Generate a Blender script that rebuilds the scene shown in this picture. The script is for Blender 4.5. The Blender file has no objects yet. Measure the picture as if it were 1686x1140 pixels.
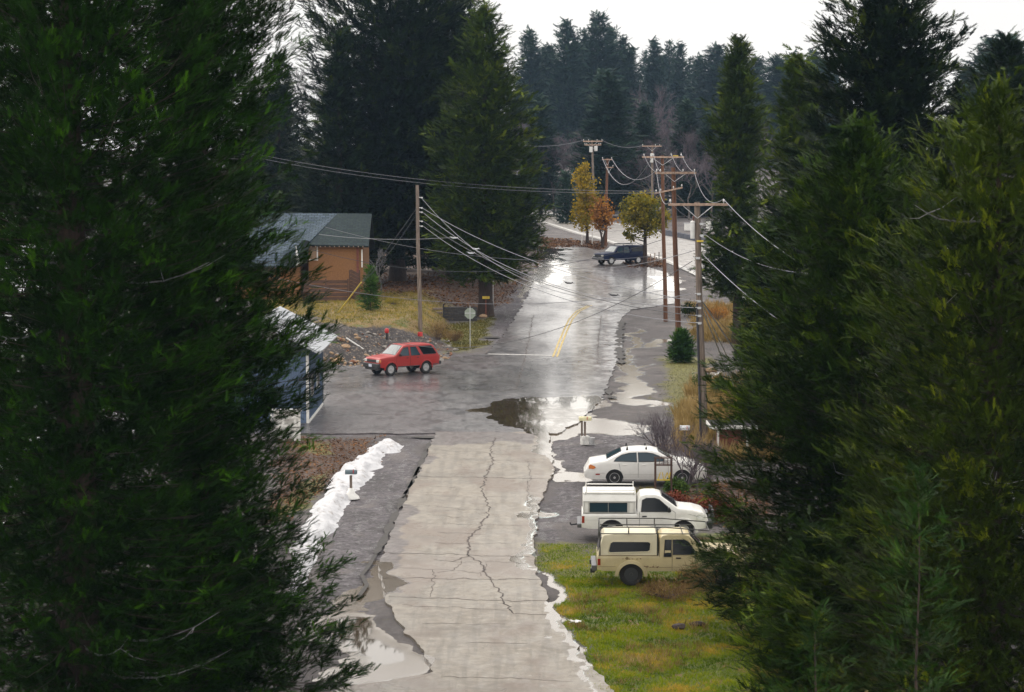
import bpy, bmesh, math, random
import numpy as np
from mathutils import Vector, Matrix
sc = bpy.context.scene
COL = sc.collection
R = math.radians
# ------------------------------------------------------------ camera
F_PX, CU, CV, HOR, CAMH = 3600.0, 843.0, 570.0, 264.0, 13.0
PITCH = math.atan((CV - HOR) / F_PX)
cd = bpy.data.cameras.new('camera'); cam = bpy.data.objects.new('camera', cd); COL.objects.link(cam)
cam.location = (0, 0, CAMH); cam.rotation_euler = (math.pi / 2 - PITCH, 0, 0)
cd.sensor_fit = 'HORIZONTAL'; cd.sensor_width = 36; cd.lens = 36 * F_PX / 1686
cd.clip_start = 0.5; cd.clip_end = 4000
sc.camera = cam
# ------------------------------------------------------------ world: overcast sky over a Nishita sky
SUN_EL, SUN_AZ = R(52), R(-40)          # sun high, in front and to the left, behind thin cloud
w = bpy.data.worlds.new('World'); sc.world = w; w.use_nodes = True
nt = w.node_tree; nt.nodes.clear()
def N(t, **k):
    n = nt.nodes.new(t)
    for a, b in k.items(): setattr(n, a, b)
    return n
out = N('ShaderNodeOutputWorld'); bg = N('ShaderNodeBackground'); nt.links.new(bg.outputs[0], out.inputs[0])
bg.inputs[1].default_value = 0.1
sky = N('ShaderNodeTexSky', sky_type='NISHITA', sun_disc=False)
sky.sun_elevation = SUN_EL; sky.sun_rotation = SUN_AZ; sky.dust_density = 4.0; sky.air_density = 1.2
tc = N('ShaderNodeTexCoord'); sp = N('ShaderNodeSeparateXYZ'); nt.links.new(tc.outputs['Generated'], sp.inputs[0])
rmp = N('ShaderNodeValToRGB'); nt.links.new(sp.outputs[2], rmp.inputs[0])
SK = 10.7
el = rmp.color_ramp.elements                 # cloud deck: pale at the horizon, brighter higher up
stops = [(0.0, (1, .975, .945), .97), (.04, (1, .975, .945), 1.0), (.072, (1, .975, .94), 1.03), (.13, (1, .955, .89), 1.95), (.4, (1, .965, .925), 1.85), (1.0, (1, .97, .94), 1.6)]
while len(el) < len(stops): el.new(.5)
for e, (p, c, v) in zip(el, stops): e.position = p; e.color = (c[0]*v, c[1]*v, c[2]*v, 1)
mul = N('ShaderNodeVectorMath', operation='SCALE'); nt.links.new(rmp.outputs[0], mul.inputs[0]); mul.inputs['Scale'].default_value = SK
cn = N('ShaderNodeTexNoise'); nt.links.new(tc.outputs['Generated'], cn.inputs['Vector']); cn.inputs['Scale'].default_value = 3.0; cn.inputs['Detail'].default_value = 4
mr = N('ShaderNodeMapRange'); nt.links.new(cn.outputs[0], mr.inputs[0]); mr.inputs[1].default_value = .3; mr.inputs[2].default_value = .7; mr.inputs[3].default_value = .94; mr.inputs[4].default_value = 1.04
mul2 = N('ShaderNodeVectorMath', operation='SCALE'); nt.links.new(mul.outputs[0], mul2.inputs[0]); nt.links.new(mr.outputs[0], mul2.inputs['Scale'])
mx = N('ShaderNodeMixRGB'); mx.inputs[0].default_value = .97
nt.links.new(sky.outputs[0], mx.inputs[1]); nt.links.new(mul2.outputs[0], mx.inputs[2]); nt.links.new(mx.outputs[0], bg.inputs[0])
# ------------------------------------------------------------ sun behind cloud
sl = bpy.data.lights.new('sun', 'SUN'); sl.energy = 1.5; sl.angle = R(14); sl.color = (1, .93, .82)
so = bpy.data.objects.new('sun', sl); COL.objects.link(so)
sd = Vector((math.sin(SUN_AZ) * math.cos(SUN_EL), math.cos(SUN_AZ) * math.cos(SUN_EL), math.sin(SUN_EL)))
so.rotation_euler = sd.to_track_quat('Z', 'Y').to_euler(); so.location = (-30, 30, 60)
sc.view_settings.view_transform = 'Standard'; sc.view_settings.look = 'None'
sc.view_settings.exposure = 0.0; sc.view_settings.gamma = 1.0
cy = sc.cycles
cy.use_denoising = True
cy.max_bounces = 5; cy.diffuse_bounces = 3; cy.glossy_bounces = 3; cy.transmission_bounces = 3; cy.transparent_max_bounces = 8; cy.volume_bounces = 1
cy.caustics_reflective = False; cy.caustics_refractive = False; cy.sample_clamp_indirect = 4
# ------------------------------------------------------------ geometry helpers
rng = np.random.default_rng(7); rnd = random.Random(11)
def sstep(t): t = np.clip(t, 0, 1); return t * t * (3 - 2 * t)
def gz(x, y):
    x = np.asarray(x, float); y = np.asarray(y, float)
    base = 4 * sstep((y - 140) / 120) + .012 * np.clip(y - 270, 0, 300) + .05 * np.clip(y - 400, 0, 160)
    foot = 137 + np.clip((x + 11) * 1.4, -6, 14)
    m = sstep((y - foot) / 9) * sstep((-x - 3.6) / 4.0)
    h = base + np.maximum(0, 2.2 - base) * m
    # shallow ditch on the right shoulder
    return h
def ray(u, v):
    x = (u - CU) / F_PX; y = -(v - CV) / F_PX
    c, s = math.cos(PITCH), math.sin(PITCH)
    return Vector((x, c + y * s, -s + y * c))
def atd(u, v, Y):                      # world point on the sight line at distance Y
    d = ray(u, v); return Vector((0, 0, CAMH)) + d * (Y / d.y)
def at(u, v, lift=0.0):                # world point on the terrain
    d = ray(u, v); lo, hi = 20.0, 900.0
    f = lambda Y: (CAMH + d.z * Y / d.y) - float(gz(d.x * Y / d.y, Y))
    Y = 20.0
    while Y < 900 and f(Y) > 0: lo = Y; Y += 1.0
    hi = Y
    for _ in range(30):
        m = (lo + hi) / 2
        if f(m) > 0: lo = m
        else: hi = m
    return Vector((d.x * lo / d.y, lo, float(gz(d.x * lo / d.y, lo)) + lift))
def proj(x, y, z):
    c, s = math.cos(PITCH), math.sin(PITCH)
    dz = z - CAMH
    f = y * c - dz * s; up = y * s + dz * c
    return CU + F_PX * x / f, CV - F_PX * up / f
def sdf(poly, px, py):
    P = np.array(poly, float); Q = np.roll(P, -1, 0)
    d = np.full(px.shape, 1e18); ins = np.zeros(px.shape, bool)
    for (x0, y0), (x1, y1) in zip(P, Q):
        ex, ey = x1 - x0, y1 - y0
        t = np.clip(((px - x0) * ex + (py - y0) * ey) / (ex * ex + ey * ey + 1e-9), 0, 1)
        d = np.minimum(d, (px - x0 - ex * t) ** 2 + (py - y0 - ey * t) ** 2)
        c = ((y0 > py) != (y1 > py)) & (px < (x1 - x0) * (py - y0) / (y1 - y0 + 1e-12) + x0)
        ins ^= c
    d = np.sqrt(d); return np.where(ins, -d, d)
_perm = np.random.default_rng(3).random((256, 256))
def vnoise(x, y):
    xi = np.floor(x).astype(int); yi = np.floor(y).astype(int); fx = x - xi; fy = y - yi
    fx = fx * fx * (3 - 2 * fx); fy = fy * fy * (3 - 2 * fy)
    g = lambda a, b: _perm[a % 256, b % 256]
    return (g(xi, yi) * (1 - fx) + g(xi + 1, yi) * fx) * (1 - fy) + (g(xi, yi + 1) * (1 - fx) + g(xi + 1, yi + 1) * fx) * fy
def fbm(x, y, o=4):
    x = np.asarray(x, float); y = np.asarray(y, float)
    s = 0; a = .5; t = 0
    for k in range(o): s = s + a * vnoise(x * 2 ** k + 17.3 * k, y * 2 ** k + 5.1 * k); t += a; a *= .5
    return s / t
def tag(o, label=None, cat=None, group=None, kind=None):
    if label: o['label'] = label
    if cat: o['category'] = cat
    if group: o['group'] = group
    if kind: o['kind'] = kind
    return o
def empty(name, loc=(0, 0, 0), rz=0.0, label=None, cat=None, group=None):
    o = bpy.data.objects.new(name, None); COL.objects.link(o); o.location = loc; o.rotation_euler = (0, 0, rz)
    o.empty_display_size = .3
    return tag(o, label, cat, group)
def link(name, me, parent=None):
    o = bpy.data.objects.new(name, me); COL.objects.link(o); o.parent = parent
    return o
def np_mesh(name, V, Fc, mats, parent=None, smooth=False, attrs=None, mi=None):
    """V (n,3); Fc list of arrays of faces (k-gons) or one array"""
    me = bpy.data.meshes.new(name)
    Fs = Fc if isinstance(Fc, list) else [Fc]
    Fs = [np.asarray(f, np.int32) for f in Fs if len(f)]
    V = np.asarray(V, np.float32)
    nl = sum(f.size for f in Fs); nf = sum(len(f) for f in Fs)
    me.vertices.add(len(V)); me.vertices.foreach_set('co', V.ravel())
    me.loops.add(nl); me.polygons.add(nf)
    me.loops.foreach_set('vertex_index', np.concatenate([f.ravel() for f in Fs]))
    st = []; o = 0
    for f in Fs:
        k = f.shape[1]; st.append(np.arange(len(f), dtype=np.int32) * k + o); o += f.size
    me.polygons.foreach_set('loop_start', np.concatenate(st))
    if mi is not None: me.polygons.foreach_set('material_index', np.asarray(mi, np.int32))
    me.update(calc_edges=True)
    me.polygons.foreach_set('use_smooth', np.full(nf, smooth))
    for k, a in (attrs or {}).items():
        t = me.attributes.new(k, 'FLOAT', 'POINT'); t.data.foreach_set('value', np.asarray(a, np.float32))
    for m in (mats if isinstance(mats, (list, tuple)) else [mats]): me.materials.append(m)
    return link(name, me, parent)
class MB:
    """collects simple solids and links them as one mesh"""
    def __init__(s): s.v = []; s.f = []; s.m = []
    def add(s, vs, fs, m=0):
        o = len(s.v); s.v += [tuple(v) for v in vs]; s.f += [tuple(i + o for i in f) for f in fs]; s.m += [m] * len(fs); return s
    def box(s, c, d, rz=0.0, m=0, mat=None):
        x, y, z = d[0] / 2, d[1] / 2, d[2] / 2
        vs = [Vector((a, b, e)) for a in (-x, x) for b in (-y, y) for e in (-z, z)]
        M = mat or Matrix.Rotation(rz, 3, 'Z')
        vs = [M @ v + Vector(c) for v in vs]
        return s.add(vs, [(0, 1, 3, 2), (4, 6, 7, 5), (0, 4, 5, 1), (2, 3, 7, 6), (0, 2, 6, 4), (1, 5, 7, 3)], m)
    def tube(s, pts, rad, n=8, m=0, cap=True):
        pts = [Vector(p) for p in pts]; rad = rad if isinstance(rad, (list, tuple)) else [rad] * len(pts)
        rings = []; prev = None
        for i, p in enumerate(pts):
            t = (pts[min(i + 1, len(pts) - 1)] - pts[max(i - 1, 0)]).normalized()
            a = prev if prev is not None else (Vector((0, 0, 1)) if abs(t.z) < .9 else Vector((1, 0, 0)))
            u = t.cross(a).normalized(); b = u.cross(t).normalized(); prev = b
            rings.append([p + (u * math.cos(2 * math.pi * k / n) + b * math.sin(2 * math.pi * k / n)) * rad[i] for k in range(n)])
        vs = [q for r in rings for q in r]; fs = []
        for i in range(len(pts) - 1):
            for k in range(n):
                k2 = (k + 1) % n; fs.append((i * n + k, i * n + k2, (i + 1) * n + k2, (i + 1) * n + k))
        if cap: fs.append(tuple(range(n))[::-1]); fs.append(tuple((len(pts) - 1) * n + k for k in range(n)))
        return s.add(vs, fs, m)
    def lathe(s, prof, c=(0, 0, 0), n=16, m=0, axis='Z', cap=True):
        vs = []
        for r, z in prof:
            for k in range(n):
                a = 2 * math.pi * k / n; p = (r * math.cos(a), r * math.sin(a), z)
                if axis == 'Y': p = (p[0], p[2], p[1])
                if axis == 'X': p = (p[2], p[0], p[1])
                vs.append(Vector(p) + Vector(c))
        fs = []
        for i in range(len(prof) - 1):
            for k in range(n): k2 = (k + 1) % n; fs.append((i * n + k, i * n + k2, (i + 1) * n + k2, (i + 1) * n + k))
        if cap: fs.append(tuple(range(n))[::-1]); fs.append(tuple((len(prof) - 1) * n + k for k in range(n)))
        return s.add(vs, fs, m)
    def build(s, name, mats, parent=None, smooth=None, bevel=0.0):
        me = bpy.data.meshes.new(name); me.from_pydata(s.v, [], s.f)
        for m in (mats if isinstance(mats, (list, tuple)) else [mats]): me.materials.append(m)
        me.polygons.foreach_set('material_index', s.m)
        bm = bmesh.new(); bm.from_mesh(me); bmesh.ops.recalc_face_normals(bm, faces=bm.faces); bm.to_mesh(me); bm.free()
        if smooth is not None:
            me.polygons.foreach_set('use_smooth', [True] * len(me.polygons)); me.set_sharp_from_angle(angle=R(smooth))
        o = link(name, me, parent)
        if bevel: b = o.modifiers.new('bevel', 'BEVEL'); b.width = bevel; b.segments = 2; b.limit_method = 'ANGLE'
        return o
# ------------------------------------------------------------ materials
def mat(name, col, rough=.6, metal=0.0, noise=0.0, nscale=6.0, bump=0.0, spec=.5, coat=0.0, col2=None, emit=None, stretch=None):
    m = bpy.data.materials.new(name); m.use_nodes = True; t = m.node_tree; b = t.nodes['Principled BSDF']
    b.inputs['Base Color'].default_value = (*col, 1); b.inputs['Roughness'].default_value = rough
    b.inputs['Metallic'].default_value = metal; b.inputs['Specular IOR Level'].default_value = spec; b.inputs['Coat Weight'].default_value = coat
    b.inputs['Coat Roughness'].default_value = .05
    if noise or col2:
        c = t.nodes.new('ShaderNodeTexCoord'); n = t.nodes.new('ShaderNodeTexNoise'); n.inputs['Scale'].default_value = nscale; n.inputs['Detail'].default_value = 6
        if stretch:
            mp = t.nodes.new('ShaderNodeMapping'); mp.inputs['Scale'].default_value = stretch; t.links.new(c.outputs['Object'], mp.inputs[0]); t.links.new(mp.outputs[0], n.inputs['Vector'])
        else: t.links.new(c.outputs['Object'], n.inputs['Vector'])
        r = t.nodes.new('ShaderNodeValToRGB'); t.links.new(n.outputs[0], r.inputs[0])
        a = col2 or tuple(max(0, x * (1 - noise)) for x in col); bb = col if col2 else tuple(x * (1 + noise) for x in col)
        r.color_ramp.elements[0].position = .35; r.color_ramp.elements[1].position = .65
        r.color_ramp.elements[0].color = (*a, 1); r.color_ramp.elements[1].color = (*bb, 1)
        t.links.new(r.outputs[0], b.inputs['Base Color'])
        if bump:
            bp = t.nodes.new('ShaderNodeBump'); bp.inputs['Strength'].default_value = bump; bp.inputs['Distance'].default_value = .02
            t.links.new(n.outputs[0], bp.inputs['Height']); t.links.new(bp.outputs[0], b.inputs['Normal'])
    return m
class G:
    """tiny node-graph builder"""
    def __init__(s, name):
        s.m = bpy.data.materials.new(name); s.m.use_nodes = True; s.t = s.m.node_tree; s.b = s.t.nodes['Principled BSDF']
        s.geo = s.t.nodes.new('ShaderNodeNewGeometry').outputs['Position']
    def put(s, sock, v):
        if hasattr(v, 'is_output'): s.t.links.new(v, sock)
        elif isinstance(v, (tuple, list)) and len(v) == 3 and sock.type == 'RGBA': sock.default_value = (*v, 1)
        else: sock.default_value = v
    def noise(s, scale, detail=5, stretch=(1, 1, 1), rough=.55, dist=0.0):
        mp = s.t.nodes.new('ShaderNodeMapping'); mp.inputs['Scale'].default_value = stretch; s.t.links.new(s.geo, mp.inputs[0])
        n = s.t.nodes.new('ShaderNodeTexNoise'); n.inputs['Scale'].default_value = scale; n.inputs['Detail'].default_value = detail; n.inputs['Roughness'].default_value = rough; n.inputs['Distortion'].default_value = dist
        s.t.links.new(mp.outputs[0], n.inputs['Vector']); return n.outputs[0]
    def vor(s, scale, feat='F1', out='Distance', stretch=(1, 1, 1)):
        mp = s.t.nodes.new('ShaderNodeMapping'); mp.inputs['Scale'].default_value = stretch; s.t.links.new(s.geo, mp.inputs[0])
        n = s.t.nodes.new('ShaderNodeTexVoronoi'); n.feature = feat; n.inputs['Scale'].default_value = scale; s.t.links.new(mp.outputs[0], n.inputs['Vector']); return n.outputs[out]
    def attr(s, name):
        n = s.t.nodes.new('ShaderNodeAttribute'); n.attribute_name = name; return n.outputs['Fac']
    def math(s, op, a, b=0.0, c=None):
        n = s.t.nodes.new('ShaderNodeMath'); n.operation = op; s.put(n.inputs[0], a); s.put(n.inputs[1], b)
        if c is not None: s.put(n.inputs[2], c)
        return n.outputs[0]
    def rng(s, v, a, b, c=0.0, d=1.0):
        n = s.t.nodes.new('ShaderNodeMapRange'); n.interpolation_type = 'SMOOTHSTEP'; s.put(n.inputs[0], v)
        for i, q in enumerate((a, b, c, d)): n.inputs[i + 1].default_value = q
        return n.outputs[0]
    def mix(s, f, a, b):
        n = s.t.nodes.new('ShaderNodeMix'); n.data_type = 'RGBA'; s.put(n.inputs[0], f); s.put(n.inputs[6], a); s.put(n.inputs[7], b); return n.outputs[2]
    def mask(s, name, nz, amt=.5, soft=.08):   # break an attribute mask with noise
        return s.rng(s.math('ADD', s.attr(name), s.math('MULTIPLY', s.math('SUBTRACT', nz, .5), amt * 2)), .5 - soft, .5 + soft)
    def bump(s, h, strength=.3, dist=.03, nrm=None):
        n = s.t.nodes.new('ShaderNodeBump'); n.inputs['Strength'].default_value = strength; n.inputs['Distance'].default_value = dist; s.put(n.inputs['Height'], h)
        if nrm is not None: s.put(n.inputs['Normal'], nrm)
        return n.outputs[0]
    def done(s, col=None, rough=None, nrm=None, spec=None):
        if col is not None: s.put(s.b.inputs['Base Color'], col)
        if rough is not None: s.put(s.b.inputs['Roughness'], rough)
        if nrm is not None: s.put(s.b.inputs['Normal'], nrm)
        if spec is not None: s.put(s.b.inputs['Specular IOR Level'], spec)
        return s.m
# ============================================================ GROUND AND ROADS
# painted zones (traced on the ground plane, stored as mesh attributes in world space)
def soft(poly, px, py, w=8.0):
    P = [(a, b * 2.5) for a, b in poly]
    return np.clip(.5 - sdf(P, px, py * 2.5) / (2 * w), 0, 1)
def zones(x, y, z):
    px, py = proj(x, y, z); Z = {}
    kx = F_PX / np.maximum(y, 30)                      # warp so that no zone keeps a straight edge
    px = px + kx * ((fbm(x * .45, y * .3, 5) - .5) * 2.6 + (fbm(x * 2.1 + 9, y * 1.6, 3) - .5) * .5)
    py = py + kx * CAMH / np.maximum(y, 30) * ((fbm(x * .35 + 40, y * .25 + 7, 5) - .5) * 5 + (fbm(x * 2.3 + 3, y * 1.7, 3) - .5) * 1.0)
    un = lambda *a: np.maximum.reduce(a)
    s = lambda poly, w=8: soft(poly, px, py, w)
    Z['grass'] = un(s([(905, 955), (985, 950), (1190, 930), (1400, 930), (1600, 1200), (1060, 1200), (985, 1080), (915, 1000)], 16),
                    s([(1130, 880), (1400, 880), (1400, 960), (1130, 960)], 12))
    Z['moss'] = un(s([(890, 905), (985, 900), (1000, 960), (900, 985)], 22), s([(1075, 640), (1150, 600), (1150, 700), (1085, 665)], 18), s([(1090, 590), (1160, 590), (1160, 640), (1100, 650)], 14),
                   s([(720, 545), (800, 520), (800, 575), (745, 580)], 14), s([(488, 730), (545, 728), (530, 745), (488, 742)], 10), s([(480, 790), (545, 775), (520, 830), (470, 850)], 14),
                   s([(800, 450), (850, 448), (850, 462), (800, 468)], 8))
    Z['dry'] = un(s([(440, 490), (700, 478), (740, 500), (740, 560), (690, 548), (640, 535), (590, 540), (500, 520), (440, 540)], 14),
                  s([(1130, 640), (1300, 610), (1300, 760), (1110, 760), (1120, 700)], 14), s([(1130, 500), (1260, 500), (1260, 570), (1150, 560)], 12))
    Z['leaf'] = un(s([(888, 392), (948, 396), (940, 404), (895, 410)], 8), s([(960, 398), (1000, 400), (995, 412), (945, 404)], 6), s([(1040, 428), (1090, 428), (1100, 440), (1040, 440)], 7),
                   s([(430, 380), (850, 395), (880, 425), (860, 455), (830, 500), (780, 520), (740, 500), (700, 480), (600, 480)], 16), s([(470, 722), (640, 722), (540, 800), (480, 850), (440, 850)], 16),
                   s([(1100, 800), (1260, 790), (1260, 880), (1130, 850)], 16), s([(690, 620 - 65), (745, 575), (700, 585), (690, 580)], 8))
    Z['rubble'] = s([(500, 545), (590, 538), (660, 540), (700, 556), (740, 588), (690, 592), (560, 602), (500, 602)], 10)
    Z['wet'] = un(s([(768, 674), (815, 662), (880, 655), (960, 650), (990, 660), (960, 690), (1060, 700), (1050, 712), (960, 712), (930, 740), (915, 775), (945, 800), (905, 800), (900, 740), (880, 718), (840, 700)], 9),
                  s([(1040, 540), (1056, 545), (1048, 575), (1075, 560), (1110, 561), (1092, 570), (1050, 572), (1040, 580), (1050, 606), (1075, 600), (1050, 620), (1060, 640), (1060, 655), (1100, 672), (1040, 668), (1000, 660), (1010, 640), (1030, 620), (1030, 598)], 5),
                  s([(897, 812), (882, 850), (878, 900), (888, 950), (905, 990), (940, 1040), (985, 1100), (1020, 1145), (1002, 1145), (965, 1090), (925, 1045), (890, 995), (868, 945), (865, 895), (872, 850), (885, 810)], 7),
                  s([(880, 405), (930, 410), (925, 425), (940, 440), (925, 470), (880, 470), (860, 500), (855, 470), (885, 440)], 9), s([(1065, 455), (1120, 455), (1120, 480), (1075, 475), (1080, 466)], 6),
                  s([(540, 1030), (600, 1010), (650, 1012), (672, 1045), (722, 1095), (690, 1112), (640, 1124), (540, 1124)], 7),
                  s([(560, 930), (610, 925), (640, 1000), (600, 1020), (560, 1010)], 9) * .72)
    Z['mud'] = un(s([(600, 735), (700, 728), (640, 880), (620, 950), (655, 1020), (600, 1040), (520, 1000), (520, 900), (580, 840)], 12),
                  s([(540, 650), (700, 655), (740, 690), (712, 715), (540, 715)], 16), s([(640, 706), (880, 712), (870, 730), (640, 726)], 6), s([(690, 585), (800, 585), (830, 600), (760, 610), (690, 604)], 9),
                  s([(895, 735), (1000, 712), (1100, 690), (1120, 790), (960, 800), (940, 830), (930, 900), (890, 900), (895, 830), (935, 790)], 14),
                  s([(800, 430), (900, 415), (905, 450), (885, 490), (862, 530), (835, 565), (800, 570), (790, 500)], 20), s([(560, 655), (700, 650), (745, 680), (730, 705), (560, 700)], 12), s([(950, 405), (1100, 440), (1060, 460), (960, 445)], 14))
    Z['slush_glare'] = un(Z['wet'] * .72 * (px > 1012) * (py > 530) * (py < 720), s([(893, 812), (886, 850), (880, 900), (888, 950), (905, 990), (940, 1040), (985, 1100), (1012, 1145), (1006, 1145), (975, 1100), (930, 1045), (897, 995), (876, 945), (869, 895), (876, 850), (880, 820)], 5))  # roadside puddle strips whitened as painted sky glare; slush along the concrete edge
    Z['gloss'] = un(s([(880, 600), (1010, 590), (1020, 640), (990, 665), (870, 660), (840, 640)], 26), s([(930, 490), (1020, 500), (1015, 600), (900, 610), (915, 560)], 24) * .75, s([(870, 445), (1110, 440), (1110, 500), (900, 500)], 20) * .8,
                      s([(545, 618), (880, 612), (880, 650), (545, 645)], 16) * .45, s([(890, 405), (950, 415), (940, 450), (880, 450)], 12) * .8)
    Z['pool'] = un(s([(770, 655), (880, 650), (884, 720), (820, 720)], 10), s([(880, 400), (960, 405), (950, 430), (870, 430)], 10), s([(560, 1025), (655, 1020), (655, 1070), (600, 1088), (560, 1080)], 7))
    Z['band'] = s([(625, 905), (740, 912), (890, 905), (895, 955), (740, 962), (625, 950)], 10)
    return Z
def grid_sheet(name, xs, ys_list, zoff, mats, keep=None, extra=None):
    pass
# the ground: fine grid near, coarser far
def ground_obj():
    ys = np.concatenate([np.arange(20, 46, 2), np.arange(46, 120, .28), np.arange(120, 215, .4), np.arange(215, 330, 1.2), np.arange(330, 860, 8), [900, 1300, 2000]])
    u = np.linspace(-1, 1, 421); xs0 = np.sign(u) * (np.abs(u) ** 1.0)
    V = []
    W = np.interp(ys, [20, 46, 70, 215, 330, 850, 2000], [30, 15, 17, 40, 75, 260, 1500])
    X = xs0[None, :] * W[:, None]; Y = np.repeat(ys[:, None], len(xs0), 1)
    Zz = gz(X, Y)
    jit = (fbm(X * .9, Y * .5, 4) - .5) * .10 * sstep((Y - 40) / 10)
    px, py = proj(X, Y, Zz)
    rub = soft([(500, 548), (590, 538), (660, 540), (700, 556), (730, 582), (690, 588), (560, 598), (500, 598)], px, py, 10)
    jit = jit * (1 - zones(X.ravel(), Y.ravel(), Zz.ravel())['wet'].reshape(X.shape)); Zz = Zz + jit * .5 - .05 + rub * (fbm(X * 1.6, Y * 1.6, 4) - .35) * .8
    V = np.stack([X, Y, Zz], -1).reshape(-1, 3)
    n, m = len(ys), len(xs0); idx = np.arange(n * m).reshape(n, m)
    Fq = np.stack([idx[:-1, :-1], idx[:-1, 1:], idx[1:, 1:], idx[1:, :-1]], -1).reshape(-1, 4)
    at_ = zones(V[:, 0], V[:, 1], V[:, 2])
    g = G('ground_soil')
    n1 = g.noise(1.3, 6); n2 = g.noise(9, 6, rough=.65); n3 = g.noise(40, 4, rough=.7); pb = g.vor(22)
    ns = g.noise(2.2, 6, rough=.7, dist=.6); nm = g.noise(1.6, 8, rough=.75)
    base = g.mix(g.rng(n2, .3, .7), (.050, .041, .042), (.105, .090, .088))
    base = g.mix(g.rng(n3, .58, .72), base, (.19, .17, .165))
    mud = g.mix(g.rng(g.noise(3.5, 6, rough=.7, dist=1.0), .35, .65), (.034, .028, .032), (.125, .11, .12))
    base = g.mix(g.mask('mud', ns, .6, .2), base, mud)
    pl = g.noise(.35, 6, stretch=(1, .7, 1), rough=.62, dist=.7); tr = g.noise(1.6, 5, stretch=(1.4, .22, 1), rough=.65, dist=.4)
    base = g.mix(g.math('MULTIPLY', g.rng(pl, .50, .62), .65), base, (.030, .024, .024))
    base = g.mix(g.math('MULTIPLY', g.rng(pl, .46, .34), .55), base, (.155, .135, .125))
    base = g.mix(g.math('MULTIPLY', g.rng(tr, .54, .64), .6), base, (.036, .030, .032))
    leaf = g.mix(g.rng(n3, .3, .7), (.036, .022, .015), (.12, .062, .034))
    base = g.mix(g.math('MULTIPLY', g.mask('leaf', nm, .9, .35), .8), base, leaf)
    moss = g.mix(g.rng(n2, .3, .7), (.06, .056, .010), (.20, .19, .02))
    base = g.mix(g.math('MULTIPLY', g.mask('moss', nm, .9, .35), .85), base, moss)
    dry = g.mix(g.rng(n3, .3, .7), (.085, .050, .018), (.33, .22, .075))
    dry = g.mix(g.rng(n1, .5, .62), dry, (.10, .11, .02))
    base = g.mix(g.mask('dry', nm, .9, .3), base, dry)
    gr = g.mix(g.rng(n2, .3, .7), (.05, .075, .008), (.16, .18, .02))
    gr = g.mix(g.rng(n1, .52, .66), gr, (.22, .13, .05))
    base = g.mix(g.mask('grass', nm, .9, .3), base, gr)
    rb = g.mix(g.rng(g.vor(5), .1, .5), (.16, .125, .10), (.035, .028, .027))
    base = g.mix(g.mask('rubble', nm, .4, .15), base, rb)
    base = g.mix(g.mask('slush_glare', n2, .9, .3), base, (.62, .71, .70))  # white of slush, also painted as sky glare on the roadside puddles
    wm = g.mask('wet', ns, .45, .05)
    base = g.mix(wm, base, g.mix(g.attr('pool'), (.15, .12, .09), (.07, .052, .035)))
    sheen = g.math('MULTIPLY', g.rng(g.math('ADD', g.math('MULTIPLY', tr, .5), g.math('MULTIPLY', ns, .5)), .50, .60), g.math('ADD', .25, g.math('MULTIPLY', g.attr('mud'), .75)))
    rough = g.math('SUBTRACT', g.rng(n2, .3, .7, .62, .95), g.math('ADD', g.math('MULTIPLY', wm, .9), g.math('MULTIPLY', sheen, .45)))
    rough = g.math('MAXIMUM', rough, g.math('SUBTRACT', .13, g.math('MULTIPLY', g.attr('pool'), .11)))
    h = g.math('MULTIPLY', g.math('ADD', n2, g.math('MULTIPLY', n3, .5)), g.math('SUBTRACT', 1.0, wm))
    m_ = g.done(base, rough, g.bump(h, .7, .12), .5)
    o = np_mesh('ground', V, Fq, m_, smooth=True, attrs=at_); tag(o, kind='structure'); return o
ground_obj()
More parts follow.
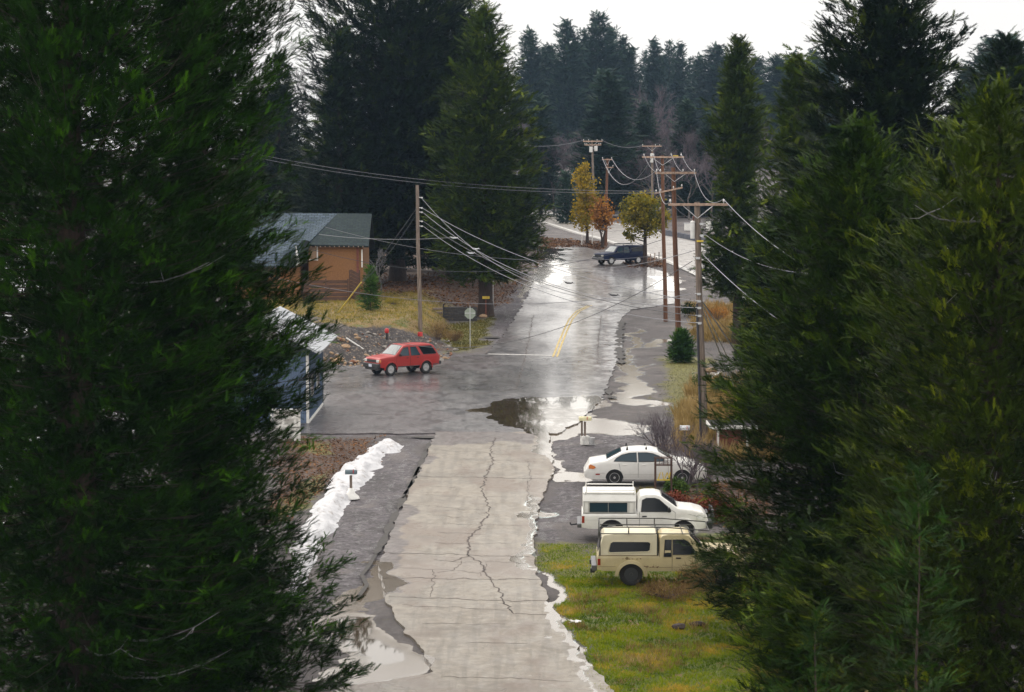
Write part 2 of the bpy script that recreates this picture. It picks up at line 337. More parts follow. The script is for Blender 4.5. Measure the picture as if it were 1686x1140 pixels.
def ribbon(name, ylo, yhi, L, Rr, dz, material, dy=.3, n=40, jag=.12, cracks=None, mats2=None, crown=0.0, seed=0):
    """road sheet between two edge polylines given as (pixel u, pixel v) on the ground"""
    def edge(E, s):
        P = [at(u, v) for u, v in E]; P.sort(key=lambda p: p.y)
        ys = np.arange(ylo, yhi + dy, dy); xs = np.interp(ys, [p.y for p in P], [p.x for p in P])
        return ys, xs + (fbm(ys * 1.7 + s, ys * 0 + s, 5) - .5) * jag * 2
    ys, l = edge(L, 3.1 + seed); _, r = edge(Rr, 91.7 + seed)
    t = np.linspace(0, 1, n); X = l[:, None] * (1 - t) + r[:, None] * t; Y = np.repeat(ys[:, None], n, 1)
    if jag: 
        e0 = (fbm(X[0] * 1.5, X[0] * 0, 4) - .5) * jag * 4; Y[0] += e0; Y[-1] += e0
    Zz = gz(X, Y) + dz + crown * (1 - (2 * t - 1) ** 2)[None, :]
    V = np.stack([X, Y, Zz], -1).reshape(-1, 3); idx = np.arange(V.shape[0]).reshape(len(ys), n)
    Fq = np.stack([idx[:-1, :-1], idx[:-1, 1:], idx[1:, 1:], idx[1:, :-1]], -1).reshape(-1, 4)
    # skirt so the slab has thickness at its edges
    b = np.concatenate([idx[0, :], idx[1:, -1], idx[-1, -2::-1], idx[-2:0:-1, 0]])
    V2 = V[b].copy(); V2[:, 2] -= .15; k = len(V) + np.arange(len(b)); k2 = np.roll(k, -1); b2 = np.roll(b, -1)
    Fs = np.stack([b, k, k2, b2], -1)
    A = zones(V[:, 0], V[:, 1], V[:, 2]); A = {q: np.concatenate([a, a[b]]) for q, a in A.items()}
    V = np.concatenate([V, V2]); Fq = np.concatenate([Fq, Fs]); mi = np.zeros(len(Fq))
    mats = [material]
    if cracks:
        CV_, CF, = [], []
        for pts, wd in cracks:
            P = [at(*p) for p in pts]; Q = []
            for a, c in zip(P[:-1], P[1:]):
                k_ = max(2, int((c - a).length / .12))
                for j in range(k_): Q.append(a.lerp(c, j / k_))
            Q.append(P[-1]); Q = np.array([list(q) for q in Q])
            sg = rng.random() * 99; q = np.arange(len(Q))
            jx = (fbm(q * .35 + sg, q * 0, 4) - .5) * .30; jy = (fbm(q * .35 + sg + 50, q * 0, 4) - .5) * .45
            env = np.minimum(1, np.minimum(q, q[::-1]) / 4)
            Q[:, 0] += jx * env; Q[:, 1] += jy * env
            T = np.gradient(Q[:, :2], axis=0); T /= np.linalg.norm(T, axis=1)[:, None] + 1e-9
            wv = wd * (.35 + 1.3 * fbm(q * .5 + sg, q * 0 + 7, 3)) / 2
            nx, ny = -T[:, 1] * wv, T[:, 0] * wv
            A1 = np.stack([Q[:, 0] + nx, Q[:, 1] + ny], 1); A2 = np.stack([Q[:, 0] - nx, Q[:, 1] - ny], 1)
            for B in (A1, A2):
                zz = gz(B[:, 0], B[:, 1]) + dz + crown + .005
                CV_.append(np.column_stack([B, zz]))
            o = sum(len(c) for c in CV_) - 2 * len(Q) + len(V); m_ = len(Q); i = np.arange(m_ - 1)
            CF.append(np.stack([o + i, o + m_ + i, o + m_ + i + 1, o + i + 1], -1))
        V = np.concatenate([V] + CV_); C = np.concatenate(CF); Fq = np.concatenate([Fq, C]); mi = np.concatenate([mi, np.ones(len(C))])
        A = {q: np.concatenate([a, np.zeros(len(V) - len(a))]) for q, a in A.items()}; mats.append(mats2)
    o = np_mesh(name, V, Fq, mats, smooth=False, attrs=A, mi=mi); return tag(o, kind='structure')
def road_mat(name, c1, c2, patch=None, rlo=.35, rhi=.6, streak=False, wetroad=0.0, bandcol=None):
    g = G(name)
    n1 = g.noise(.45, 6, stretch=(1, .4, 1)); n2 = g.noise(3.2, 7, rough=.65); n3 = g.noise(60, 3, rough=.8)
    ns = g.noise(1.1, 6, stretch=(1, .55, 1), rough=.68, dist=.5)
    st = g.noise(2.2, 5, stretch=(1.6, .10, 1), rough=.6)
    base = g.mix(g.rng(n2, .3, .7), c1, c2)
    base = g.mix(g.math('MULTIPLY', g.rng(n3, .55, .75), .35), base, tuple(min(1, c * 1.6) for c in c2))
    base = g.mix(g.math('MULTIPLY', g.rng(st, .48, .62), .45), base, tuple(c * .62 for c in c1))
    if patch: base = g.mix(g.math('MULTIPLY', g.rng(n1, .50, .60), .75), base, patch)
    st2 = g.noise(.22, 5, stretch=(1, 1.6, 1), rough=.7); base = g.mix(g.math('MULTIPLY', g.rng(st2, .50, .66), .5 if bandcol else .3), base, tuple(c * .66 for c in c1)); sp3 = g.noise(7, 8, rough=.8); base = g.mix(g.math('MULTIPLY', g.rng(sp3, .60, .70), .45), base, tuple(c * .35 for c in c1))
    if bandcol: base = g.mix(g.math('MULTIPLY', g.mask('band', n2, .5, .2), .5), base, bandcol)
    base = g.mix(g.math('MULTIPLY', g.mask('mud', ns, .5, .2), .75), base, g.mix(g.rng(n2, .35, .65), (.035, .028, .03), (.11, .09, .095)))
    base = g.mix(g.mask('slush_glare', n2, .9, .3), base, (.62, .69, .68))
    wm = g.mask('wet', ns, .4, .05)
    base = g.mix(wm, base, g.mix(g.attr('pool'), (.14, .115, .09), (.065, .05, .035)))
    r = g.rng(ns, .38, .62, rlo, rhi)
    r = g.math('MAXIMUM', g.math('SUBTRACT', r, g.math('MULTIPLY', wm, .9)), g.math('SUBTRACT', .13, g.math('MULTIPLY', g.attr('pool'), .11)))
    h = g.math('MULTIPLY', g.math('ADD', g.math('MULTIPLY', n2, .6), g.math('MULTIPLY', n3, .25)), g.math('SUBTRACT', 1.0, wm))
    g.done(base, r, g.bump(h, .25, .03), .5)
    if wetroad:
        nl = g.noise(.16, 5, stretch=(1, .6, 1), rough=.6, dist=.8); gl = g.attr('gloss')
        f = g.math('ADD', g.math('MULTIPLY', g.math('ADD', ns, nl), .5), g.math('MULTIPLY', gl, .30))
        g.b.inputs['Coat IOR'].default_value = 1.4
        g.put(g.b.inputs['Coat Roughness'], g.math('MULTIPLY', g.rng(f, .45, .75, .30, .10), g.math('SUBTRACT', 1.0, g.math('MULTIPLY', wm, .9))))
        g.put(g.b.inputs['Coat Weight'], g.math('MULTIPLY', g.rng(f, .40, .62), wetroad))
        g.put(g.b.inputs['Coat Normal'], g.bump(g.math('MULTIPLY', n2, g.math('SUBTRACT', 1.0, wm)), .06, .02))
    return g.m
crack_m = mat('crack_filler', (.055, .040, .034), .8, noise=.5, nscale=1.5)
asphalt = road_mat('wet_asphalt', (.050, .046, .050), (.138, .130, .132), patch=(.032, .029, .034), rlo=.3, rhi=.55, wetroad=.72)
concrete = road_mat('old_concrete', (.165, .142, .114), (.262, .228, .184), patch=(.150, .112, .086), rlo=.4, rhi=.65, bandcol=(.20, .165, .14), wetroad=.35)
hwy = road_mat('highway_asphalt', (.20, .185, .17), (.27, .25, .235), rlo=.4, rhi=.6, wetroad=.5)
tar = [([(u, v), (u + 30, v + 1.0 * rnd.uniform(-1, 1)), (u2, v2)], .07) for u, v, u2, v2 in []]
# intersection, side street and the road climbing away from it
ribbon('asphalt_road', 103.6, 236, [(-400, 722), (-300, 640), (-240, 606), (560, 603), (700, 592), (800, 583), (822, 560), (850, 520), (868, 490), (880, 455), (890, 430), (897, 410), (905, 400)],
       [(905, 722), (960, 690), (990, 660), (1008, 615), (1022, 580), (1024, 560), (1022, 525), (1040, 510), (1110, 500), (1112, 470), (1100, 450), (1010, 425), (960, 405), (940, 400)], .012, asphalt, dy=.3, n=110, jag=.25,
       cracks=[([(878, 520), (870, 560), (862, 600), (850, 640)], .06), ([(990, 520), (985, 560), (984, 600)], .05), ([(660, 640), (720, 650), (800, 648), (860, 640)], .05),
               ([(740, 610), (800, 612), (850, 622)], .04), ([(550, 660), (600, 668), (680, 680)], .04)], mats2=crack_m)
trans = []; thin_c = []
for v, a, b in [(728, 712, 905), (742, 705, 860), (757, 700, 905), (785, 683, 905), (800, 678, 800), (818, 670, 880), (834, 664, 882), (850, 655, 800), (862, 650, 876), (878, 642, 872), (896, 636, 868), (912, 628, 872), (924, 640, 888), (936, 640, 880), (953, 630, 890), (985, 640, 905), (998, 650, 830), (1028, 662, 925), (1060, 685, 940), (1115, 720, 1005)]:
    k = 5; sl_ = rnd.uniform(2, 9); full = v in (785, 912, 953, 985)
    if not full: a, b = a + (b - a) * rnd.uniform(0, .35), b - (b - a) * rnd.uniform(0, .4)
    trans.append(([(a + (b - a) * i / k, v + sl_ * i / k + rnd.uniform(-1.2, 1.2)) for i in range(k + 1)], .022 if v not in (785, 912, 953, 985) else .045))
long_ = [([(815, 722), (806, 742), (813, 760), (800, 785), (794, 808), (803, 835), (803, 850), (790, 870), (774, 885), (770, 915), (760, 922), (744, 927)], .055),
         ([(770, 915), (790, 928), (800, 950), (822, 978), (838, 1000), (846, 1013), (900, 1014)], .045), ([(712, 940), (716, 960), (708, 985)], .02),
         ([(800, 930), (792, 950)], .02), ([(760, 925), (748, 940), (720, 945)], .02), ([(868, 760), (872, 785), (868, 830)], .02)]
cl = [(738, 684), (724, 705), (712, 725), (700, 755), (683, 790), (664, 830), (648, 865), (634, 900), (626, 930), (628, 955), (636, 985), (650, 1020), (680, 1058), (716, 1098), (708, 1110), (560, 1135), (540, 1145), (500, 1300)]
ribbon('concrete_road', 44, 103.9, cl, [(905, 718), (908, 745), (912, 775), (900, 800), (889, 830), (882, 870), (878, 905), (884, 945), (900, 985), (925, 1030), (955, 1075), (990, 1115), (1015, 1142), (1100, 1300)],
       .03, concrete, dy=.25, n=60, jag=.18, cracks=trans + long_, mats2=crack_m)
ribbon('highway', 150, 420, [(1225, 500), (1180, 470), (1108, 437), (1074, 424), (1020, 406), (963, 389), (900, 370), (840, 355), (780, 348)],
       [(1500, 500), (1400, 470), (1230, 425), (1179, 402), (1100, 385), (1020, 368), (950, 357), (889, 347), (820, 341), (760, 338)], .02, hwy, dy=.6, n=30, jag=.05)
paint_y = mat('yellow_paint', (.42, .31, .10), .6, noise=.35, nscale=5); paint_w = mat('white_paint', (.46, .45, .43), .6, noise=.3, nscale=5)
def stripe(name, pts, wd, dz, m, dx=0.0):
    P = [at(*p) for p in pts]; Q = []
    for a, c in zip(P[:-1], P[1:]):
        k = max(2, int((c - a).length / .6))
        Q += [a.lerp(c, j / k) for j in range(k)]
    Q.append(P[-1]); Q = np.array([list(q) for q in Q]); T = np.gradient(Q[:, :2], axis=0); T /= np.linalg.norm(T, axis=1)[:, None]
    nn = np.column_stack([-T[:, 1], T[:, 0]]); c0 = Q[:, :2] - nn * dx
    wv = wd / 2 * (1 + (.25 if wd < .15 or 'line' in name else 3.2) * (fbm(np.arange(len(Q)) * .9, np.zeros(len(Q)), 3)[:, None] - .5))
    A_, B_ = c0 + nn * wv, c0 - nn * wv
    V = np.concatenate([np.column_stack([B, gz(B[:, 0], B[:, 1]) + dz]) for B in (A_, B_)]); m_ = len(Q); i = np.arange(m_ - 1)
    o = np_mesh(name, V, np.stack([i, m_ + i, m_ + i + 1, i + 1], -1), m); return tag(o, kind='structure')
yl = [(914, 588), (922, 567), (931, 545), (940, 526), (952, 513), (972, 503)]
stripe('yellow_road_line', yl, .14, .02, paint_y, .12); stripe('yellow_road_line', yl, .14, .02, paint_y, -.14)
stripe('white_stop_line', [(803, 583.5), (850, 584.5), (912, 586)], .42, .02, paint_w)
stripe('white_edge_line', [(1225, 494), (1108, 433), (1074, 420.5), (1020, 403), (963, 386.5), (900, 367), (860, 358)], .45, .03, paint_w)
stripe('white_edge_line', [(1179, 404), (1100, 387), (1020, 370), (950, 359), (889, 349)], .35, .03, paint_w)
gut = mat('wet_gutter', (.022, .017, .014), .7, noise=.4, nscale=3)
for pts, wd in (([(708, 727), (696, 757), (679, 790), (668, 815)], .16), ([(668, 815), (658, 834), (644, 862), (632, 890), (618, 915)], .20), ([(618, 915), (606, 935), (596, 948), (604, 965), (590, 985)], .14), ([(690, 770), (676, 800), (662, 822)], .12)):
    stripe('wet_gutter', pts, wd, .034, gut)
for pts, wd in (([(655, 719), (720, 721), (790, 719), (862, 722)], .55), ([(788, 556), (804, 556), (821, 556)], .9), ([(716, 594), (738, 592), (762, 592)], 1.1), ([(774, 597), (788, 596), (800, 596)], .7), ([(700, 603), (735, 604)], .6), ([(1000, 640), (1004, 652), (1010, 656)], .35), ([(1024, 600), (1019, 575), (1021, 545), (1024, 528)], .45)):
    stripe('mud_patch', pts, wd, .024, gut)
# snow ridge along the near left shoulder
def snow():
    poly = [(668, 735), (640, 722), (612, 731), (580, 752), (556, 768), (540, 795), (522, 830), (505, 860), (480, 905), (470, 980), (490, 990), (512, 945), (525, 905), (548, 880), (560, 845), (590, 812), (612, 790), (628, 765), (640, 748)]
    xs = np.arange(-11, -3.5, .07); ys = np.arange(62, 108, .14); X, Y = np.meshgrid(xs, ys)
    px, py = proj(X, Y, np.zeros_like(X)); 
    d = -sdf([(a, b * 2.2) for a, b in poly], px, py * 2.2) + (fbm(X * 1.5, Y * .8, 5) - .5) * 34
    h = np.clip(d / 22, 0, 1); Zz = -.08 + sstep(h) * .30 + h * (fbm(X * 2.4, Y * 1.6, 4) - .4) * .34
    keep = d > -3
    idx = np.full(X.shape, -1); idx[keep] = np.arange(keep.sum())
    q = np.stack([idx[:-1, :-1], idx[:-1, 1:], idx[1:, 1:], idx[1:, :-1]], -1).reshape(-1, 4); q = q[(q >= 0).all(1)]
    g = G('old_snow'); n2 = g.noise(6, 6); n3 = g.noise(1.2, 5)
    m_ = g.done(g.mix(g.rng(g.math('ADD', g.math('MULTIPLY', n2, .6), g.math('MULTIPLY', n3, .4)), .52, .70), (.52, .52, .54), (.26, .23, .21)), .6, g.bump(n2, .8, .10))
    o = np_mesh('snow', np.stack([X[keep], Y[keep], Zz[keep]], -1), q, m_, smooth=True); tag(o, kind='stuff')
snow()
# ============================================================ TREES
def leaf_mat(name, dark, mid, tip, trans=.12, nscale=.5, rough=.55):
    g = G(name)
    t = g.attr('tint'); n = g.noise(nscale, 3)
    f = g.math('ADD', g.math('MULTIPLY', t, .65), g.math('MULTIPLY', g.rng(n, .35, .65), .35))
    c = g.mix(g.rng(f, .05, .6), dark, mid); c = g.mix(g.rng(f, .6, .98), c, tip)
    g.done(c, rough, spec=.06)
    if trans:
        tr = g.t.nodes.new('ShaderNodeBsdfTranslucent'); g.t.links.new(c, tr.inputs[0]); mx = g.t.nodes.new('ShaderNodeMixShader'); mx.inputs[0].default_value = trans
        o = g.t.nodes['Material Output']; g.t.links.new(g.b.outputs[0], mx.inputs[1]); g.t.links.new(tr.outputs[0], mx.inputs[2]); g.t.links.new(mx.outputs[0], o.inputs[0])
    return g.m
cedar_near = leaf_mat('cedar_foliage_near', (.004, .013, .0012), (.014, .046, .002), (.055, .145, .004))
cedar_olive = leaf_mat('cedar_foliage_olive', (.007, .016, .0012), (.038, .062, .004), (.17, .205, .010))
cedar_light = leaf_mat('cedar_foliage_light', (.010, .022, .002), (.046, .076, .006), (.15, .19, .012))
cedar_mid = leaf_mat('cedar_foliage_mid', (.005, .015, .0015), (.028, .058, .004), (.12, .17, .008))
cedar_dark = leaf_mat('fir_foliage_dark', (.003, .008, .004), (.011, .024, .006), (.06, .085, .010))
far_haze_green = leaf_mat('fir_foliage_hazed', (.014, .032, .026), (.034, .064, .044), (.07, .11, .06), trans=.1)  # distance haze put into the leaf colour, paler and bluer than near foliage
leaf_yellow = leaf_mat('leaves_yellow', (.13, .12, .014), (.33, .23, .022), (.52, .35, .04), trans=.35, nscale=.8)
leaf_orange = leaf_mat('leaves_orange', (.14, .07, .02), (.36, .15, .03), (.5, .26, .05), trans=.3, nscale=.8)
leaf_ygreen = leaf_mat('leaves_yellow_green', (.08, .09, .014), (.24, .20, .02), (.44, .32, .03), trans=.35, nscale=.8)
shrub_green = leaf_mat('shrub_leaves', (.02, .045, .012), (.06, .11, .025), (.12, .18, .04))
shrub_red = leaf_mat('red_shrub_leaves', (.06, .018, .014), (.16, .045, .028), (.25, .09, .04))
dry_leaf = leaf_mat('dry_shrub_leaves', (.10, .06, .025), (.22, .14, .06), (.36, .25, .11))
bark = mat('cedar_bark', (.034, .021, .016), .9, noise=.5, nscale=7, bump=.6, stretch=(3, 3, .4))
bark_pale = mat('dead_branch_bark', (.15, .145, .15), .85, noise=.4, nscale=9)
bark_grey = mat('grey_bark', (.10, .085, .075), .9, noise=.4, nscale=6, bump=.4)
bark_twig = mat('bare_twigs', (.095, .076, .086), .9, noise=.35, nscale=2)
def frond_tpl(npair, spread=32, wid=.05, droop=.0, taper=True):
    """flat spray of narrow blades on a curved stem, unit length along +x"""
    V = []; T = []
    def blade(bx, by, bz, ang, l, w_, up):
        c, s = math.cos(ang), math.sin(ang); o = len(V)
        V.extend([(bx - s * w_, by + c * w_, bz), (bx + s * w_, by - c * w_, bz), (bx + c * l, by + s * l, bz + up)]); T.append((o, o + 1, o + 2))
    for i in range(npair):
        t = (i + .6) / npair * .8
        l = (.40 - .22 * t) if taper else .3; z = -droop * t * t
        for sg in (-1, 1): blade(t, 0, z, sg * R(spread + rnd.uniform(-9, 9)), l * rnd.uniform(.8, 1.15), wid * rnd.uniform(.8, 1.2), rnd.uniform(-.04, .07))
    blade(.35, 0, -droop * .1, 0, .65, wid, -droop * .6); blade(0, 0, 0, 0, .6, wid * .8, 0)
    return np.array(V, float), np.array(T)
TPL_NEAR = frond_tpl(8, 28, .021); TPL_FINE = frond_tpl(8, 26, .016); TPL_MID = frond_tpl(6, 34, .040); TPL_FAR = frond_tpl(2, 40, .13)
def place_fronds(tpl, P, D, Nn, S, tint):
    """instances of a template baked into one vertex array"""
    D = D / (np.linalg.norm(D, axis=1)[:, None] + 1e-9)
    B = np.cross(Nn, D); B /= np.linalg.norm(B, axis=1)[:, None] + 1e-9; Nn = np.cross(D, B)
    V0, T0 = tpl; k = len(V0)
    V = P[:, None] + S[:, None, None] * (V0[None, :, 0, None] * D[:, None] + V0[None, :, 1, None] * B[:, None] + V0[None, :, 2, None] * Nn[:, None])
    T = (np.arange(len(P))[:, None, None] * k + T0[None]).reshape(-1, 3)
    return V.reshape(-1, 3), T, np.repeat(tint, k)
def tri_tubes(A, Bp, ra, rb, n=3):
    """many thin tapered twigs as n-sided prisms, vectorised"""
    A = np.asarray(A); Bp = np.asarray(Bp); D = Bp - A; D /= np.linalg.norm(D, axis=1)[:, None] + 1e-9
    up = np.where(np.abs(D[:, 2:3]) < .9, np.array([[0, 0, 1.]]), np.array([[1., 0, 0]])); U = np.cross(D, up); U /= np.linalg.norm(U, axis=1)[:, None]; W = np.cross(D, U)
    V = []
    for P, r in ((A, ra), (Bp, rb)):
        for k in range(n):
            a = 2 * math.pi * k / n; V.append(P + (U * math.cos(a) + W * math.sin(a)) * np.asarray(r)[:, None])
    V = np.stack(V, 1).reshape(-1, 3); m = len(A); o = np.arange(m)[:, None] * 2 * n
    F = np.concatenate([np.concatenate([o + k, o + (k + 1) % n, o + n + (k + 1) % n, o + n + k], 1) for k in range(n)])
    return V, F
Y_FAR = False
def conifer(name, loc, H, prof, z0, nb, nf, fs, tpl, fmat, label=None, cat='tree', group=None, seed=1, trunk_r=.35, droop=.25, lift=.15, irr=.22, inner=.35, bmat=None, dead=0, top_lean=(0, 0), rmat=None, gap=.0, zvis=None, trunk_top=None, up=.0, cl=1.5):
    """prof: list of (z, radius); branches from the trunk to that envelope, fronds along them"""
    r = np.random.default_rng(seed)
    root = empty(name, loc, 0, label, cat, group)
    pz = [p[0] for p in prof]; pr = [p[1] for p in prof]
    # branch heights: density follows radius
    zz = np.linspace(z0, H * .995, 600); wgt = np.interp(zz, pz, pr) * .6 + .5; 
    if zvis: wgt = wgt * np.where((zz > zvis[0]) & (zz < zvis[1]), 1, .3)
    cdf = np.cumsum(wgt); cdf /= cdf[-1]
    bz = np.interp((np.arange(nb) + r.random(nb)) / nb, cdf, zz)
    az = np.arange(nb) * 2.39996 + r.normal(0, .35, nb)
    ph = r.random(6) * 6.28
    clump = 1 + irr * (np.sin(az * 2 + ph[0] + bz * .9) * .5 + np.sin(az * 3 + ph[1] - bz * 1.7) * .4 + np.sin(bz * 2.3 + ph[2]) * .35)
    L = np.interp(bz, pz, pr) * clump * (1 + r.normal(0, irr * .35, nb)); L = np.maximum(L, .12)
    keep = r.random(nb) > gap; bz, az, L = bz[keep], az[keep], L[keep]; nb = len(bz)
    rel = np.clip((bz - z0) / (H - z0), 0, 1)
    rise = lift + .5 * rel - droop * (1 - rel)         # branch slope near its base
    d = np.stack([np.cos(az), np.sin(az), np.zeros(nb)], 1)
    lean = lambda z: np.stack([top_lean[0] * (z / H) ** 2, top_lean[1] * (z / H) ** 2, np.zeros_like(z)], 1)
    base = lean(bz) + np.stack([np.zeros(nb), np.zeros(nb), bz - L * rise * .5], 1)
    def bp(i, t):       # point on branch i at t: out, sagging, then tip turned up
        l = L[i]; return base[i] + d[i] * (l * t)[:, None] + np.stack([0 * t, 0 * t, l * (rise[i] * t - .22 * t + .30 * t * t * t)], 1)
    cs = fs * cl; ncl = np.maximum(2, np.ceil(L * (1 - inner) / cs * 1.25).astype(int)); ci = np.repeat(np.arange(nb), ncl); m_ = len(ci)
    tc_ = inner + (1.0 - inner) * r.random(m_) ** .7; C = bp(ci, tc_); sideC = np.stack([-d[ci, 1], d[ci, 0], 0 * tc_], 1); sg = r.choice([-1, 1], m_)
    offc = np.abs(r.normal(0, 1, m_)) * L[ci] * .26 * (1.1 - tc_); C = C + sideC * (sg * offc)[:, None] + np.stack([0 * tc_, 0 * tc_, r.normal(0, .10, m_) * cs - offc * .15], 1)
    an = sg * (.15 + r.random(m_) * .8 * (1.2 - tc_)); DC = d[ci] * np.cos(an)[:, None] + sideC * np.sin(an)[:, None]; DC[:, 2] = r.normal(.05 + up * .5, .16, m_) + rel[ci] * .5
    tC = np.clip(r.normal(.36, .34, m_), 0, 1)
    fpc = max(3, int(nf)); bi = np.repeat(np.arange(m_), fpc); n = len(bi)
    D = DC[bi] + r.normal(0, .42, (n, 3)) * np.array([1, 1, .75]); D[:, 2] += .12
    P = C[bi] + DC[bi] * (r.uniform(-.45, .30, n) * cs)[:, None] + r.normal(0, .16, (n, 3)) * cs * np.array([1, 1, .6])
    Nn = np.stack([r.normal(0, .35, n), r.normal(0, .35, n), np.ones(n)], 1)
    S = fs * (.5 + .75 * r.random(n)); tint = np.clip(tC[bi] + r.normal(0, .09, n), 0, 1)
    q = n // 5; bj = r.integers(0, nb, q); tj = r.uniform(.05, max(.5, inner + .15), q); P2 = bp(bj, tj) + r.normal(0, .35, (q, 3)) * cs; D2 = d[bj] + r.normal(0, .8, (q, 3))   # foliage near the trunk
    P = np.concatenate([P, P2]); D = np.concatenate([D, D2]); Nn = np.concatenate([Nn, r.normal(0, 1, (q, 3))]); S = np.concatenate([S, np.full(q, fs * 1.3)]); tint = np.concatenate([tint, np.clip(r.normal(.3, .2, q), 0, 1)])
    # leader at the tip
    m = 14; Pt = np.stack([r.normal(0, .04, m), r.normal(0, .04, m), np.linspace(H - fs * 1.6, H - fs * .25, m)], 1) + lean(np.full(m, H)); Dt = np.stack([r.normal(0, .35, m), r.normal(0, .35, m), np.ones(m)], 1)
    P = np.concatenate([P, Pt]); D = np.concatenate([D, Dt]); Nn = np.concatenate([Nn, r.normal(0, 1, (m, 3))]); S = np.concatenate([S, np.full(m, fs * .8)]); tint = np.concatenate([tint, np.full(m, .6)])
    V, T, tt = place_fronds(tpl, P, D, Nn, S, tint)
    cr = np_mesh('crown', V, T, fmat, root, attrs={'tint': tt}); 
    # trunk and limbs
    nT = 14; tz = np.linspace(-.3, trunk_top or H * .97, nT); ln = lean(np.maximum(tz, 0)); mb = MB()
    mb.tube([(ln[i, 0] + r.normal(0, .02), ln[i, 1] + r.normal(0, .02), tz[i]) for i in range(nT)], [trunk_r * (1.25 if i == 0 else 1) * max(.05, 1 - tz[i] / H) for i in range(nT)], 10)
    ib = np.arange(nb); pts = [bp(ib, np.full(nb, q)) for q in (0.0, .35, .7, .97)]
    rr = np.clip(L * .007, .004, .04) * (1 if Y_FAR else .62); Vs, Fs_ = [], []; o = len(mb.v); Vs.append(np.array(mb.v, float).reshape(-1, 3))
    for j in range(3):
        v, f = tri_tubes(pts[j], pts[j + 1], rr * (1 - j * .3), rr * (1 - (j + 1) * .3)); Vs.append(v); Fs_.append(f + o); o += len(v)
    tq = np.array([f for f in mb.f if len(f) == 4]); allq = np.concatenate([tq] + Fs_)
    np_mesh('trunk', np.concatenate(Vs), allq, bmat or bark, root, smooth=True)
    if dead:
        for k in range(dead):
            mb = MB(); a = r.random() * 6.28; z = r.uniform(z0, H * .9); l = np.interp(z, pz, pr) * r.uniform(.6, 1.0); q = []; dz_ = r.uniform(-.25, .15)
            for s_ in range(7):
                tt_ = s_ / 6; q.append((math.cos(a) * l * tt_ + r.normal(0, .03), math.sin(a) * l * tt_ + r.normal(0, .03), z + l * (dz_ * tt_ - .25 * tt_ + .35 * tt_ ** 2.5)))
            mb.tube(q, [.035 * (1 - .8 * s_ / 6) for s_ in range(7)], 5)
            for b_ in range(3):
                q0 = Vector(q[rnd.randint(2, 5)]); e = q0 + Vector((r.normal(0, .4), r.normal(0, .4), r.normal(0, .3))); mb.tube([q0, q0.lerp(e, .5) + Vector((0, 0, -.05)), e], [.014, .010, .004], 4)
            mb.build('dead_limb', bark_pale, root, smooth=60)
    return root
def copy_thing(o, parent=None, **k):
    c = o.copy(); COL.objects.link(c); c.parent = parent
    for ch in list(o.children): copy_thing(ch, c)
    return c
def prof_px(u0, Y, zbase, pairs):
    """envelope radii from (row, edge column) read on the photograph at distance Y, trunk at column u0"""
    x0 = atd(u0, 500, Y).x; out = []
    for v, u in pairs:
        p = atd(u, v, Y); out.append((p.z - zbase, abs(p.x - x0)))
    return sorted(out)
def tree_px(name, u0, Y, pairs, top, z_low=None, **k):
    x0 = atd(u0, 500, Y).x; zb = float(gz(x0, Y)); H = atd(u0, top, Y).z - zb
    pr = [(z, max(.15, r0 * (1.03 if Y < 90 else 1.06))) for z, r0 in prof_px(u0, Y, zb, pairs)] + [(H - .3, .15)]
    if pr[0][0] > (z_low or 1): pr = [(z_low or 1, pr[0][1] * .95)] + pr
    return conifer(name, (x0, Y, zb), H, pr, z_low or 1.0, **k)
# ---- large cedars close on the left
nr = dict(tpl=TPL_NEAR, fmat=cedar_near, inner=.12, up=.35)
tree_px('cedar_tree', 120, 46, [(1140, 430), (1000, 440), (800, 420), (600, 430), (400, 420), (200, 420), (0, 400), (-300, 330)], -700, z_low=.8, nb=600, nf=18, fs=.30, cl=2.0, seed=3, trunk_r=.55, dead=26, zvis=(0, 19), **nr,
        label='very large dark cedar at far left, its thick reddish trunk showing between grey dead limbs', group='tall cedars close on the left')
tree_px('cedar_tree', 330, 50, [(1140, 600), (1080, 598), (1010, 575), (950, 558), (905, 545), (850, 520), (790, 478), (730, 488), (680, 500), (620, 540), (560, 545), (500, 520), (450, 528), (410, 490), (340, 445), (240, 432), (170, 470), (90, 490), (40, 500), (-40, 480), (-300, 440)], -620, z_low=.8, nb=700, nf=20, fs=.29, cl=2.0, seed=8, trunk_r=.45, irr=.13, dead=18, zvis=(0, 18), **nr,
        label='large dark cedar with green brush tips overhanging the snow bank and the blue shed', group='tall cedars close on the left')
tree_px('cedar_tree', -60, 62, [(1000, 280), (500, 240), (0, 220), (-200, 180)], -500, z_low=.8, nb=300, nf=8, fs=.7, seed=15, trunk_r=.4, tpl=TPL_MID, fmat=cedar_mid,
        label='dim cedar at the left edge seen through the gaps behind the big trunk', group='tall cedars close on the left')
